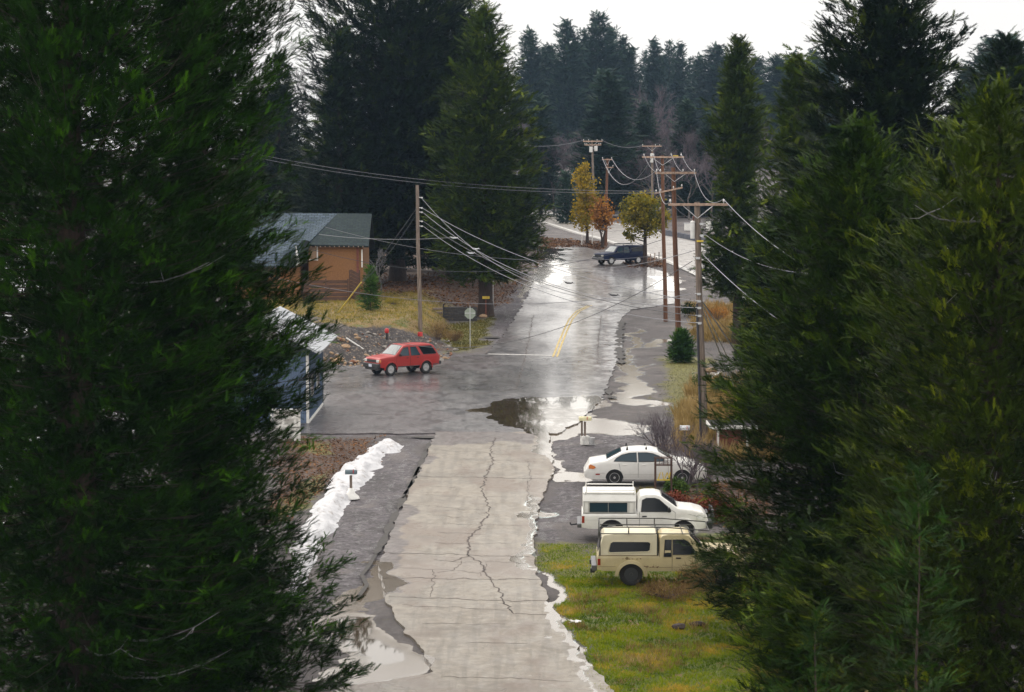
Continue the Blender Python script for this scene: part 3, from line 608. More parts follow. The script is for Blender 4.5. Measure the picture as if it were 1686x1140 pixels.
# ---- large cedars on the right
ol = dict(tpl=TPL_NEAR, fmat=cedar_olive, inner=.2, up=.4)
tree_px('cedar_tree', 1640, 44, [(1140, 1330), (1000, 1340), (850, 1365), (700, 1385), (560, 1430), (480, 1425), (400, 1480), (300, 1495), (230, 1520), (190, 1560)], 140, z_low=.8, nb=580, nf=15, fs=.28, cl=2.1, seed=21, trunk_r=.38, irr=.15, dead=8, **ol,
        label='olive green cedar with pale feathery tips nearest on the right, its top against the sky', group='cedars on the right side of the street')
tree_px('cedar_tree', 1412, 59, [(1120, 1260), (1075, 1228), (1010, 1170), (950, 1152), (900, 1157), (830, 1186), (740, 1186), (650, 1190), (600, 1212), (520, 1238), (440, 1262), (360, 1290), (300, 1330), (250, 1370)], 205, z_low=.6, nb=820, nf=18, fs=.32, cl=2.0, seed=23, trunk_r=.38, irr=.12, dead=8, tpl=TPL_NEAR, fmat=cedar_mid,
        label='broad dark green cedar hiding the nose of the tan pickup truck', group='cedars on the right side of the street')
tree_px('cedar_tree', 1345, 47, [(1300, 1215), (1140, 1222), (1080, 1232), (1000, 1262), (950, 1292)], 880, z_low=.5, nb=300, nf=14, fs=.30, cl=2.0, seed=24, trunk_r=.2, irr=.14, tpl=TPL_NEAR, fmat=cedar_mid,
        label='shorter cedar low at the right, between the broad dark cedar and the olive one', group='cedars on the right side of the street')
tree_px('cedar_tree', 1455, 98, [(700, 1290), (500, 1300), (300, 1310), (210, 1335), (150, 1350), (100, 1350), (60, 1372), (0, 1395)], -70, z_low=1, nb=680, nf=15, fs=.55, seed=25, trunk_r=.5, irr=.16, tpl=TPL_MID, fmat=cedar_dark,
        label='tallest dark cedar on the right, its bushy top cut by the upper frame edge', group='cedars on the right side of the street')
tree_px('young_cedar', 1520, 30, [(1300, 1600), (1140, 1602), (1000, 1585), (900, 1562), (830, 1542)], 770, z_low=.6, nb=110, nf=14, fs=.20, cl=2.2, seed=29, trunk_r=.06, irr=.25, fmat=leaf_mat('young_cedar_foliage', (.006, .018, .002), (.014, .042, .004), (.06, .12, .012)), tpl=TPL_FINE, lift=.5,
        label='young bright green cedar with a thin pale leader in front of the lower right cedars', cat='tree')
tree_px('young_cedar', 1350, 36, [(1300, 1500), (1200, 1450), (1140, 1420)], 1010, z_low=.6, nb=80, nf=12, fs=.20, cl=2.2, seed=30, trunk_r=.08, irr=.25, fmat=bpy.data.materials['young_cedar_foliage'], tpl=TPL_FINE, lift=.5,
        label='low young cedar whose tip just rises at the bottom right of the picture', cat='tree')
# ---- cedars along the street further up
mdr = dict(tpl=TPL_MID)
tree_px('cedar_tree', 1213, 154, [(505, 1180), (450, 1150), (400, 1155), (345, 1185), (290, 1180), (230, 1168), (200, 1172), (160, 1188), (120, 1198), (90, 1206)], 68, z_low=3.5, nb=440, nf=12, fs=.60, seed=33, trunk_r=.34, irr=.16, fmat=cedar_light, **mdr,
        label='columnar cedar with bare lower trunk standing behind the transformer pole', group='cedars on the right side of the street')
tree_px('cedar_tree', 1312, 128, [(560, 1235), (400, 1250), (300, 1262), (200, 1282), (140, 1298)], 92, z_low=1, nb=380, nf=12, fs=.60, seed=35, trunk_r=.3, irr=.14, fmat=cedar_light, **mdr,
        label='slim pointed cedar between the columnar cedar and the tallest dark cedar', group='cedars on the right side of the street')
tree_px('cedar_tree', 1268, 105, [(690, 1215), (600, 1216), (520, 1224), (450, 1240)], 370, z_low=.6, nb=320, nf=12, fs=.5, seed=36, trunk_r=.22, irr=.14, fmat=cedar_mid, **mdr,
        label='dark green cedar with low branches right of the guy wires, behind the broad dark cedar', group='cedars on the right side of the street')
tree_px('cedar_tree', 1650, 110, [(500, 1560), (300, 1580), (150, 1610), (100, 1628)], 62, z_low=1, nb=380, nf=12, fs=.60, seed=37, trunk_r=.3, irr=.14, fmat=cedar_dark, **mdr,
        label='narrow dark cedar rising behind the top of the olive cedar', group='cedars on the right side of the street')
tree_px('cedar_tree', 1700, 80, [(900, 1540), (500, 1590), (300, 1640)], 180, z_low=1, nb=300, nf=8, fs=.6, seed=38, trunk_r=.3, irr=.14, fmat=cedar_dark, **mdr,
        label='dark cedar cut by the right edge of the picture', group='cedars on the right side of the street')
tree_px('cedar_tree', 799, 173, [(425, 876), (400, 884), (330, 888), (260, 880), (200, 872), (150, 858), (100, 842), (60, 826)], 8, z_low=3.2, nb=520, nf=10, fs=.70, seed=41, trunk_r=.62, irr=.12, fmat=cedar_light, trunk_top=20, **mdr,
        label='tall light green cedar with a bare dark trunk beside the uphill road', group='tall cedars behind the tan house')
tree_px('cedar_tree', 655, 196, [(400, 500), (300, 492), (200, 495), (120, 505), (60, 520), (0, 520)], -60, z_low=3.0, nb=640, nf=10, fs=.85, seed=43, trunk_r=.75, irr=.13, fmat=cedar_dark, trunk_top=24, **mdr,
        label='massive dark cedar rising behind the tan house and the bare wooden pole', group='tall cedars behind the tan house')
tree_px('cedar_tree', 745, 205, [(420, 650), (300, 640), (150, 660), (50, 690)], -40, z_low=2.5, nb=480, nf=10, fs=.85, seed=45, trunk_r=.6, irr=.12, fmat=cedar_dark, **mdr,
        label='dark cedar wedged between the massive cedar and the light green one', group='tall cedars behind the tan house')
tree_px('cedar_tree', 560, 188, [(440, 500), (330, 500), (220, 520)], 60, z_low=1.2, nb=300, nf=9, fs=.85, seed=46, trunk_r=.5, irr=.15, fmat=cedar_dark, **mdr,
        label='shorter dark cedar close behind the roof of the tan house', group='tall cedars behind the tan house')
tree_px('cedar_tree', 462, 215, [(420, 390), (300, 405), (200, 425), (140, 440)], 92, z_low=1, nb=300, nf=8, fs=.85, seed=47, trunk_r=.4, irr=.15, fmat=cedar_dark, **mdr,
        label='blue green cedar seen in the gap between the left cedars and the massive one', group='tall cedars behind the tan house')
for k, (u0, Y, top, wd) in enumerate([(640, 235, 200, 70), (720, 240, 230, 60), (420, 240, 150, 70), (835, 235, 300, 40)]):
    lab = ['low dark cedar filling the shade behind the massive cedar trunk', 'low dark cedar in the shade between two tall cedar trunks', 'dark cedar mostly hidden behind the big left cedars', 'small dark cedar at the foot of the light green cedar'][k]
    tree_px('cedar_tree', u0, Y, [(450, u0 - wd), (350, u0 - wd)], top, z_low=.5, nb=240, nf=8, fs=.9, seed=50 + k, trunk_r=.3, fmat=cedar_dark, label=lab, group='tall cedars behind the tan house', **mdr)
# small evergreens
tree_px('small_evergreen', 1123, 141, [(608, 1099), (590, 1099), (570, 1105), (556, 1114)], 546, z_low=.15, nb=170, nf=8, fs=.32, seed=61, trunk_r=.06, irr=.08, fmat=leaf_mat('small_evergreen_foliage', (.018, .05, .008), (.05, .12, .015), (.12, .20, .03)), lift=.5, inner=.2, **mdr,
        label='small dense cone shaped evergreen on the verge beside the brown utility pole', cat='tree')
tree_px('small_evergreen', 610, 158, [(498, 594), (480, 595), (460, 601)], 440, z_low=.15, nb=110, nf=6, fs=.32, seed=62, trunk_r=.05, irr=.2, fmat=bpy.data.materials['small_evergreen_foliage'], lift=.5, inner=.2, **mdr,
        label='small pointed evergreen on the lawn in front of the tan house', cat='tree')
tree_px('small_evergreen', 932, 300, [(345, 917), (330, 916), (310, 922)], 285, z_low=.2, nb=120, nf=7, fs=.7, seed=63, trunk_r=.1, fmat=far_haze_green, lift=.4, **mdr,
        label='small dark fir at the far end of the highway beside the yellow tree', cat='tree')
# ---- far forest: four prototypes copied at differing sizes
protos = []
for k, (wr, fsz, ir) in enumerate([(.165, 1.3, .2), (.14, 1.2, .25), (.19, 1.4, .22), (.15, 1.15, .35), (.12, 1.1, .3)]):
    Hh = 30.0
    prof = [(2, Hh * wr * 1.0), (Hh * .3, Hh * wr * .95), (Hh * .55, Hh * wr * .72), (Hh * .8, Hh * wr * .36), (Hh * .93, Hh * wr * .14), (Hh, .12)]
    protos.append(conifer('fir_tree', (0, 0, 0), Hh, prof, 2, 380 if k != 3 else 280, 8, fsz, TPL_FAR if 0 else TPL_MID, far_haze_green, seed=70 + k, irr=ir, trunk_r=.35, droop=.3, gap=.12 if k == 3 else 0))
used = set()
far = [  # column, top row, distance, width factor, proto, what it looks like
 (872, 50, 350, .95, 1, 'slim hazy fir just right of the light green cedar, its tip lowest of its clump'),
 (893, 78, 372, 1.0, 4, 'thin hazy fir tucked behind the leftmost far firs'),
 (906, 76, 358, .9, 1, 'short pointed hazy fir between two taller ones left of the high clump'),
 (934, 37, 345, 1.0, 0, 'second tallest hazy fir, a broad spire above the yellow tree'),
 (962, 50, 380, 1.0, 3, 'ragged hazy fir partly behind the tallest far fir'),
 (984, 22, 350, 1.05, 2, 'tallest hazy fir of the far forest, above the double pole tops'),
 (1006, 46, 366, .9, 1, 'hazy fir close against the right side of the tallest one'),
 (1024, 62, 355, .9, 4, 'narrow hazy fir stepping down right of the high clump'),
 (1038, 78, 348, .85, 1, 'last small fir of the high clump before the dip in the skyline'),
 (1000, 118, 300, 1.0, 0, 'nearer greener fir standing in front of the high clump'),
 (1062, 84, 420, .8, 3, 'thin see-through fir left of the small dark spire'),
 (1076, 66, 378, .8, 1, 'small dark spire above the reddish bare trees'),
 (1101, 68, 410, .85, 3, 'open airy fir with sky showing through, right of the small dark spire'),
 (1118, 72, 400, .85, 4, 'twin of the airy fir, slightly darker and further right'),
 (1134, 96, 420, .9, 3, 'round topped open pine low between the airy firs and the broad pale one'),
 (1151, 92, 395, .9, 1, 'blunt topped hazy fir left of the broad pale fir'),
 (1178, 74, 372, 1.15, 2, 'broad pale fir just left of the columnar cedar'),
 (1241, 95, 340, 1.0, 0, 'bluish fir peeping over the right shoulder of the columnar cedar'),
 (1278, 92, 330, 1.05, 2, 'bluish fir left of the slim pointed cedar'),
 (1303, 88, 345, 1.0, 1, 'bluish fir tip behind the slim pointed cedar'),
 (1336, 84, 350, 1.0, 0, 'pale bluish fir against the left side of the tallest dark cedar'),
 (1360, 96, 340, 1.0, 2, 'bluish fir mostly hidden by the tallest dark cedar'),
 (1626, 66, 300, 1.1, 0, 'blue green fir left of the pair at the upper right'),
 (1657, 62, 290, 1.1, 0, 'smooth blue grey fir spire at the upper right'),
 (1685, 100, 300, 1.1, 2, 'fir cut by the right edge of the picture'),
 (455, 150, 320, 1.2, 0, 'hazy fir glimpsed through the gap right of the left cedars'),
 (1590, 110, 310, 1.0, 1, 'fir tip low behind the top of the olive cedar'),
 (1010, 92, 400, 1.4, 3, 'dim fir filling the gap right of the tallest far fir'),
 (948, 70, 410, 1.3, 2, 'dim fir filling the gap left of the tallest far fir'),
 (1190, 100, 410, 1.3, 0, 'dim fir right of the broad pale one'),
 (1090, 92, 415, 1.4, 2, 'dim fir low in the dip of the skyline'),
 (885, 95, 400, 1.3, 0, 'dim fir low between the leftmost far firs'),
 (1295, 110, 380, 1.4, 2, 'dim fir low between the bluish firs'),
 (860, 140, 400, 1.2, 2, 'dim fir low behind the leftmost far firs'),
 (922, 110, 420, 1.3, 0, 'dim fir filling the forest behind the second tallest one'),
 (950, 120, 440, 1.3, 2, 'dim fir filling the forest left of the tallest one'),
 (1020, 130, 420, 1.3, 0, 'dim fir filling the forest behind the nearer green one'),
 (1050, 140, 430, 1.3, 2, 'dim fir behind the dip in the skyline'),
 (1090, 130, 440, 1.3, 0, 'dim fir behind the small dark spire'),
 (1125, 140, 430, 1.3, 2, 'dim fir below the airy pair'),
 (1160, 130, 430, 1.3, 0, 'dim fir behind the broad pale one'),
 (1205, 120, 420, 1.3, 2, 'dim fir hidden behind the columnar cedar'),
 (1250, 140, 410, 1.3, 0, 'dim fir low between the columnar cedar and the bluish firs'),
 (1320, 130, 400, 1.3, 2, 'dim fir low behind the slim pointed cedar'),
 (890, 160, 330, .9, 1, 'green fir half sunk in bare trees left of the tall firs'),
 (1060, 170, 325, .9, 0, 'green fir half sunk in reddish bare trees'),
 (1130, 165, 335, .9, 1, 'green fir above the bare trees right of the reddish ones'),
 (1165, 185, 330, .9, 4, 'green fir above the bare trees beside the columnar cedar'),
 (1012, 275, 318, .9, 0, 'short dark fir behind the orange tree'),
 (1040, 285, 322, .9, 2, 'short dark fir between the orange and the yellow green tree'),
 (1130, 290, 300, 1.1, 2, 'short dark fir behind the crossarm pole'),
 (1160, 280, 305, 1.2, 2, 'short dark fir behind the transformer'),
]
for k, (u, v, Y, wf, pi, lab) in enumerate(far):
    if 290 < Y < 328 and 980 < u < 1250: Y += 22
    if Y > 328 and u < 1600 and v < 160: Y *= 1.5
    x = atd(u, 300, Y).x; zb = float(gz(x, Y)); H = atd(u, v, Y).z - zb
    o = protos[pi] if pi not in used else copy_thing(protos[pi]); used.add(pi)
    s = H / 30.0; o.location = (x, Y, zb - .1); o.rotation_euler = (0, 0, rnd.uniform(0, 6.28)); o.scale = (s * wf * 1.28 * min(1.25, max(.8, 30 / H)), s * wf * 1.28 * min(1.25, max(.8, 30 / H)), s)
    tag(o, lab, 'tree', 'hazy firs of the far forest')
# ---- bare broadleaf trees
def bare_tree(name, H, seed, spread=.75, depth=6, m=None, thin=1.0, nroot=1):
    r = random.Random(seed); segs = []
    def grow(p, d, l, rad, k):
        q = p; 
        for j in range(2):
            e = q + d * (l / 2); segs.append((q, e, rad * (1 - j * .15), rad * (.85 - j * .15))); q = e
            d = (d + Vector((r.gauss(0, .12), r.gauss(0, .12), r.gauss(.03, .08)))).normalized()
        if k == 0: return
        n = 3 if k > 1 else 4
        for j in range(n):
            a = r.uniform(0, 6.28); sp = r.uniform(.35, spread)
            t = d.orthogonal().normalized(); t.rotate(Matrix.Rotation(a, 3, d)); nd = (d * math.cos(sp) + t * math.sin(sp) + Vector((0, 0, .15))).normalized()
            grow(q if j < 2 else p + (q - p) * r.uniform(.5, .9), nd, l * r.uniform(.62, .85), rad * .62, k - 1)
    for q in range(nroot):
        a = r.uniform(0, 6.28); s_ = .0 if nroot == 1 else .35
        grow(Vector((0, 0, 0)), Vector((math.cos(a) * s_, math.sin(a) * s_, 1)).normalized(), H * .27, H * .012 * thin, depth)
    A = np.array([list(s[0]) for s in segs]); B = np.array([list(s[1]) for s in segs]); f = H / max(B[:, 2].max(), .1); A *= f; B *= f
    V, F = tri_tubes(A, B, np.maximum([s[2] * f for s in segs], H * .0011), np.maximum([s[3] * f for s in segs], H * .0009))
    root = empty(name); big = np.array([s[2] for s in segs]) > H * .004
    n = len(segs); fb = np.concatenate([big] * 3)
    np_mesh('trunk', V, F[fb], m or bark_grey, root); np_mesh('crown', V, F[~fb], m or bark_twig, root)
    return root
bp_ = [bare_tree('bare_tree', 14, 5), bare_tree('bare_tree', 14, 9, .6), bare_tree('bare_tree', 14, 12, .9)]
used2 = set()
bare = [(893, 205, 310, 'bare tree nearest the light green cedar, above the far end of the highway'), (912, 232, 300, 'bare tree just left of the yellow tree'), (948, 225, 325, 'bare tree rising behind the yellow tree'),
        (880, 180, 330, 'hazy bare crown touching the light green cedar'), (1048, 225, 310, 'bare tree behind the yellow green tree'), (1075, 132, 345, 'tallest reddish bare tree in the dip of the skyline'),
        (1060, 190, 330, 'reddish bare tree below the tallest one, to its left'), (1098, 185, 330, 'reddish bare tree below the tallest one, to its right'), (1118, 215, 305, 'grey bare tree behind the tip of the crossarm pole'),
        (1150, 205, 300, 'grey bare tree above the transformer'), (1172, 235, 290, 'pale bare tree against the columnar cedar'), (1196, 215, 310, 'pale bare tree half behind the columnar cedar'),
        (1020, 200, 335, 'bare tree among the firs behind the far pole'), (972, 210, 335, 'bare tree behind the left far pole'), (1135, 250, 285, 'low bare tree behind the transformer pole crossarm'),
        (1085, 245, 290, 'low bare tree right behind the yellow green tree'), (1245, 200, 300, 'bare tree seen low beyond the columnar cedar'), (505, 95, 330, 'thin bare crown against the sky in the left gap'),
        (460, 300, 250, 'bare sapling behind the ridge of the tan house')]
for k, (u, v, Y, lab) in enumerate(bare):
    if Y > 280 and u > 800: Y += 28
    x = atd(u, 300, Y).x; zb = float(gz(x, Y)); H = atd(u, v, Y).z - zb; pi = k % 3
    o = bp_[pi] if pi not in used2 else copy_thing(bp_[pi]); used2.add(pi); s = H / 14
    sx = s * min(1.3, max(.75, 14 / H)); o.location = (x, Y, zb - .1); o.rotation_euler = (0, 0, rnd.uniform(0, 6.28)); o.scale = (sx, sx, s); tag(o, lab, 'bare tree', 'leafless trees below the far firs')
# ---- autumn trees
def leafy(name, u0, Y, base_v, top_v, blobs, m, n=5200, ls=.22, seed=1, label='', cat='tree', trunk_r=.16, fork=0, lean=0):
    r = np.random.default_rng(seed); x0 = atd(u0, base_v, Y).x; zb = float(gz(x0, Y)); root = empty(name, (x0, Y, zb), 0, label, cat)
    H = atd(u0, top_v, Y).z - zb; P = []; C = []
    vol = []
    for (u, v, ru, rv) in blobs:
        p = atd(u, v, Y); q = atd(u + ru, v - rv, Y); vol.append((p.x - x0, p.z - zb, abs(q.x - p.x), abs(q.z - p.z)))
    ws = np.array([a[2] * a[3] for a in vol]); ws /= ws.sum()
    twg = []
    for (cx, cz, rx, rz), wv in zip(vol, ws):
        nc = max(8, int(150 * wv)); d = r.normal(0, 1, (nc, 3)); d /= np.linalg.norm(d, axis=1)[:, None]; rad = r.random(nc) ** .45
        c = np.stack([cx + d[:, 0] * rx * rad, r.normal(0, .15, nc) + d[:, 1] * rx * rad, cz + d[:, 2] * rz * rad], 1); C.append(c)
        k = int(n * wv / nc) + 1; pp = np.repeat(c, k, 0) + r.normal(0, .11 * (rx + rz), (nc * k, 3)) * np.array([1, 1, .8]); P.append(np.column_stack([pp, np.repeat(np.clip(r.normal(.45, .25, nc), 0, 1), k)]))
    P = np.concatenate(P); C = np.concatenate(C); tint = np.clip(P[:, 3] + r.normal(0, .15, len(P)), 0, 1); P = P[:, :3]
    lt = (np.array([(-.5, 0, 0), (0, -.35, 0), (.5, 0, .08), (0, .35, 0)]), np.array([(0, 1, 2), (0, 2, 3)]))
    V, T, tt = place_fronds(lt, P, r.normal(0, 1, P.shape), r.normal(0, 1, P.shape), ls * (.6 + .8 * r.random(len(P))), tint)
    np_mesh('crown', V, T, m, root, attrs={'tint': tt})
    mb = MB(); zc = np.mean([a[1] for a in vol]); zmin = min(a[1] - a[3] for a in vol)
    st = [0] if not fork else [-.25, .3]
    for f_ in st: mb.tube([(0, 0, -.2), (f_ * .4, 0, max(zmin, .6) * .6), (f_ + lean * .4, 0, max(zmin, .9)), (f_ * 1.3 + lean, 0, zc), (f_ * 1.4 + lean, 0, H * .93)], [trunk_r * 1.3, trunk_r, trunk_r * .85, trunk_r * .5, .02], 8)
    for c in C[::2]:
        s_ = Vector((lean * .5, 0, max(.8, min(c[2] - .6, zmin + (c[2] - zmin) * .5)))); e = Vector(c); mb.tube([s_, s_.lerp(e, .5) + Vector((0, 0, -.1)), e], [.045, .03, .01], 4)
    mb.build('trunk', bark, root, smooth=50)
    return root
leafy('autumn_tree', 967, 243, 404, 264, [(962, 350, 20, 30), (962, 310, 18, 28), (961, 285, 12, 20), (972, 335, 16, 24)], leaf_yellow, 3400, .30, 1, 'slender yellow autumn tree, tallest of the three by the highway')
leafy('autumn_tree', 992, 236, 408, 318, [(988, 345, 18, 22), (997, 358, 18, 18), (984, 365, 12, 14)], leaf_orange, 1100, .28, 2, 'thin orange autumn tree with two stems between the yellow trees', fork=1, trunk_r=.1)
leafy('autumn_tree', 1062, 214, 434, 316, [(1048, 350, 26, 24), (1075, 352, 24, 24), (1060, 335, 24, 18), (1058, 370, 34, 18), (1090, 365, 12, 16), (1038, 385, 8, 14)], leaf_ygreen, 4300, .27, 3, 'broad yellow green tree right behind the dark blue pickup', trunk_r=.2)
# ============================================================ VEHICLES
def paint(name, col, rough=.30, coat=.35, dirt=.12):
    g = G(name); n = g.noise(2.5, 5); n2 = g.noise(14, 4); sp_ = g.t.nodes.new('ShaderNodeSeparateXYZ'); g.t.links.new(g.t.nodes.new('ShaderNodeTexCoord').outputs['Object'], sp_.inputs[0])
    low = g.rng(sp_.outputs[2], .75, .3)
    f = g.math('MULTIPLY', g.math('ADD', g.rng(n, .4, .7), g.math('MULTIPLY', low, 1.6)), g.rng(n2, .3, .7, dirt * .6, dirt))
    g.done(g.mix(f, col, (.13, .105, .08)), g.rng(n, .3, .7, rough, rough + .12)); g.b.inputs['Coat Weight'].default_value = coat; g.b.inputs['Coat Roughness'].default_value = .06
    return g.m
glass_d = mat('tinted_glass', (.008, .011, .014), .08, spec=.22); glass_b = mat('blue_grey_glass', (.022, .045, .06), .06, spec=.30)
glass_w = mat('windshield_glass', (.10, .12, .12), .04, spec=1.0, coat=1.0)
rubber = mat('tyre_rubber', (.014, .014, .015), .8, noise=.3, nscale=20); trim_b = mat('black_trim', (.016, .016, .018), .5)
chrome = mat('chrome', (.17, .17, .18), .45, metal=1.0); steel = mat('painted_steel_rim', (.42, .42, .43), .35, metal=.6, noise=.2, nscale=8); dark_rim = mat('dark_steel_rim', (.05, .052, .058), .45, metal=.4)
lamp_c = mat('headlamp_lens', (.62, .62, .58), .1, spec=.9, coat=1); lamp_r = mat('tail_lamp_lens', (.28, .02, .015), .15, coat=1); lamp_o = mat('amber_lens', (.55, .16, .03), .2, coat=1)
under = mat('underbody', (.010, .010, .011), .9); plate_m = mat('licence_plate', (.55, .58, .66), .5)
class Car:
    def __init__(s, name, W, top, arches, sill, tumble=.12, belt=.95, endr=(.10, .10), label='', cat='car', loc=(0, 0, 0), rz=0, bulge=.03, group=None):
        s.W, s.top, s.arches, s.sill, s.tum, s.belt, s.endr, s.bulge = W, sorted(top), arches, sill, tumble, belt, endr, bulge
        s.x0, s.x1 = s.top[0][0], s.top[-1][0]; s.root = empty(name, loc, rz, label, cat, group)
    def hw(s, x, z):
        w_ = s.W / 2; e0 = max(0, 1 - (x - s.x0) / .45); e1 = max(0, 1 - (s.x1 - x) / .6)
        w_ *= 1 - s.endr[0] * e0 * e0 - s.endr[1] * e1 * e1
        if z > s.belt: w_ -= s.tum * (z - s.belt) / .6
        else: w_ -= s.bulge * ((s.belt - z) / .5 - .45) ** 2
        return w_
    def zt(s, x): return float(np.interp(x, [p[0] for p in s.top], [p[1] for p in s.top]))
    def zb(s, x):
        z = s.sill
        for ax, ar, az in s.arches:
            d = abs(x - ax)
            if d < ar: z = max(z, az + math.sqrt(ar * ar - d * d))
        e0 = max(0, 1 - (x - s.x0) / .25); e1 = max(0, 1 - (s.x1 - x) / .3); return z + .05 * max(e0, e1)
    def loft(s, name, mtl, x0=None, x1=None, top=None, zlow=None, inset=0.0, rc=.06, crown=.03, parent=None):
        x0 = s.x0 if x0 is None else x0; x1 = s.x1 if x1 is None else x1
        xs = set(np.linspace(x0, x1, 64).round(4))
        tp = sorted(top) if top else s.top
        zt = lambda x: float(np.interp(x, [p[0] for p in tp], [p[1] for p in tp]))
        for p in tp: xs.add(round(p[0], 4))
        if zlow is None:
            for ax, ar, az in s.arches:
                for k in range(13): xs.add(round(ax - ar * math.cos(math.pi * k / 12), 4))
                xs.add(round(ax - ar - .002, 4)); xs.add(round(ax + ar + .002, 4))
        xs = sorted(x for x in xs if x0 <= x <= x1); V = []; F = []; ring = None
        for x in xs:
            t_ = zt(x); b = s.zb(x) if zlow is None else zlow; b = min(b, t_ - .02); r_ = min(rc, (t_ - b) * .4); sec = []
            for q in (0, .1, .25, .4, .55, .7, .85, 1.0):
                z = b + (t_ - r_ - b) * q; sec.append((s.hw(x, z) - inset, z))
            h0 = s.hw(x, t_ - r_) - inset
            for a in (30, 60, 90): sec.append((h0 - r_ * (1 - math.cos(R(a))), t_ - r_ + r_ * math.sin(R(a))))
            hh = sec[-1][0]; sec += [(hh * .66, t_ + crown * .6), (hh * .33, t_ + crown * .9)]
            pts = [(x, y, z) for y, z in sec] + [(x, 0, t_ + crown)] + [(x, -y, z) for y, z in sec[::-1]]
            n = len(pts); V += pts
            if ring is not None:
                for k in range(n): k2 = (k + 1) % n; F.append((ring + k, ring + k2, ring + n + k2, ring + n + k))
            ring = len(V) - n
        F.append(tuple(range(n))); F.append(tuple(ring + k for k in range(n)))
        mb = MB(); mb.add(V, F); return mb.build(name, mtl, parent or s.root, smooth=38)
    def poly(s, name, pts, sd, mtl, off=.008, th=.02, parent=None, hwf=None, nsub=0):
        """panel cut to an (x,z) outline lying on the side"""
        hwf = hwf or s.hw; n = len(pts); mb = MB()
        o = [Vector((x, sd * (hwf(x, z) + off), z)) for x, z in pts]; i = [Vector((x, sd * (hwf(x, z) + off - th), z)) for x, z in pts]
        mb.add(o + i, [tuple(range(n)), tuple(range(n, 2 * n))[::-1]] + [(k, (k + 1) % n, n + (k + 1) % n, n + k) for k in range(n)])
        return mb.build(name, mtl, parent or s.root)
    def seal(s, pts, sd, mb, r_=.014, off=.008, hwf=None):
        hwf = hwf or s.hw; q = pts + pts[:2]; mb.tube([(x, sd * (hwf(x, z) + off), z) for x, z in q], r_, 5, cap=False)
    def window(s, pts, sd, gm, hwf=None, frame=True, name='window', off=.008, fm=None, fr=.014):
        w_ = s.poly(name, pts, sd, gm, off, hwf=hwf)
        if frame: mb = MB(); s.seal(pts, sd, mb, fr, off, hwf); mb.build('window_frame', fm or trim_b, w_, smooth=60)
        return w_
    def patch(s, name, x0a, x1a, z0, z1, sd, mtl, off=.006, x0b=None, x1b=None, parent=None, cut=None, th=.02):
        """grid panel that follows the flank (doors, mouldings)"""
        x0b = x0a if x0b is None else x0b; x1b = x1a if x1b is None else x1b; V = []; n, m = 8, 9; F = []
        for j in range(m):
            z = z0 + (z1 - z0) * j / (m - 1); a = x0a + (x0b - x0a) * j / (m - 1); b = x1a + (x1b - x1a) * j / (m - 1)
            for i in range(n):
                x = a + (b - a) * i / (n - 1); zz = max(z, s.zb(x) + .01) if cut else z; V.append((x, sd * (s.hw(x, zz) + off), zz))
        k = len(V); V += [(x, y - sd * th, z) for x, y, z in V]
        for j in range(m - 1):
            for i in range(n - 1): q = j * n + i; F += [(q, q + 1, q + n + 1, q + n), (k + q, k + q + n, k + q + n + 1, k + q + 1)]
        for j in range(m - 1): a = j * n; b = a + n; F += [(a, b, k + b, k + a), (a + n - 1, k + a + n - 1, k + b + n - 1, b + n - 1)]
        for i in range(n - 1): a = (m - 1) * n + i; F += [(i, k + i, k + i + 1, i + 1), (a, a + 1, k + a + 1, k + a)]
        mb = MB(); mb.add(V, F); return mb.build(name, mtl, parent or s.root, smooth=40)
    def line(s, mb, pts, sd, wd=.012, off=.007):
        for (xa, za), (xb, zb_) in zip(pts[:-1], pts[1:]):
            n = 6
            for i in range(n):
                a = (xa + (xb - xa) * i / n, za + (zb_ - za) * i / n); b = (xa + (xb - xa) * (i + 1) / n, za + (zb_ - za) * (i + 1) / n)
                mb.tube([(p[0], sd * (s.hw(*p) + off - wd * .35), p[1]) for p in (a, b)], wd / 2, 4, cap=False)
    def glassq(s, name, xa, za, xb, zb_, mtl, wa=.06, wb=.10, off=.012, frame=True, parent=None):
        """windshield or rear window between two heights of the slope"""
        d = Vector((xb - xa, 0, zb_ - za)).normalized(); nrm = Vector((-d.z, 0, d.x)); nrm = nrm if nrm.z > 0 else -nrm
        ya = s.hw(xa, za) - wa; yb = s.hw(xb, zb_) - wb; n = 8; V = []
        for o_ in (off, off - .03):
            for (x, z, y) in ((xa, za, ya), (xb, zb_, yb)):
                for i in range(n + 1): t = i / n * 2 - 1; V.append(Vector((x, y * t, z + .028 * (1 - t * t))) + nrm * o_)
        m = n + 1; F = [(i, i + 1, m + i + 1, m + i) for i in range(n)] + [(2 * m + i, 3 * m + i, 3 * m + i + 1, 2 * m + i + 1) for i in range(n)]
        F += [(i, 2 * m + i, 2 * m + i + 1, i + 1) for i in range(n)] + [(m + i, m + i + 1, 3 * m + i + 1, 3 * m + i) for i in range(n)] + [(0, m, 3 * m, 2 * m), (n, 2 * m + n, 3 * m + n, m + n)]
        mb = MB(); mb.add(V, F); w_ = mb.build(name, mtl, parent or s.root, smooth=30)
        if frame:
            mb = MB(); loop = V[0:m] + V[m:2 * m][::-1] + V[0:2]; mb.tube(loop, .016, 5, cap=False); mb.build('window_frame', trim_b, w_, smooth=60)
        return w_
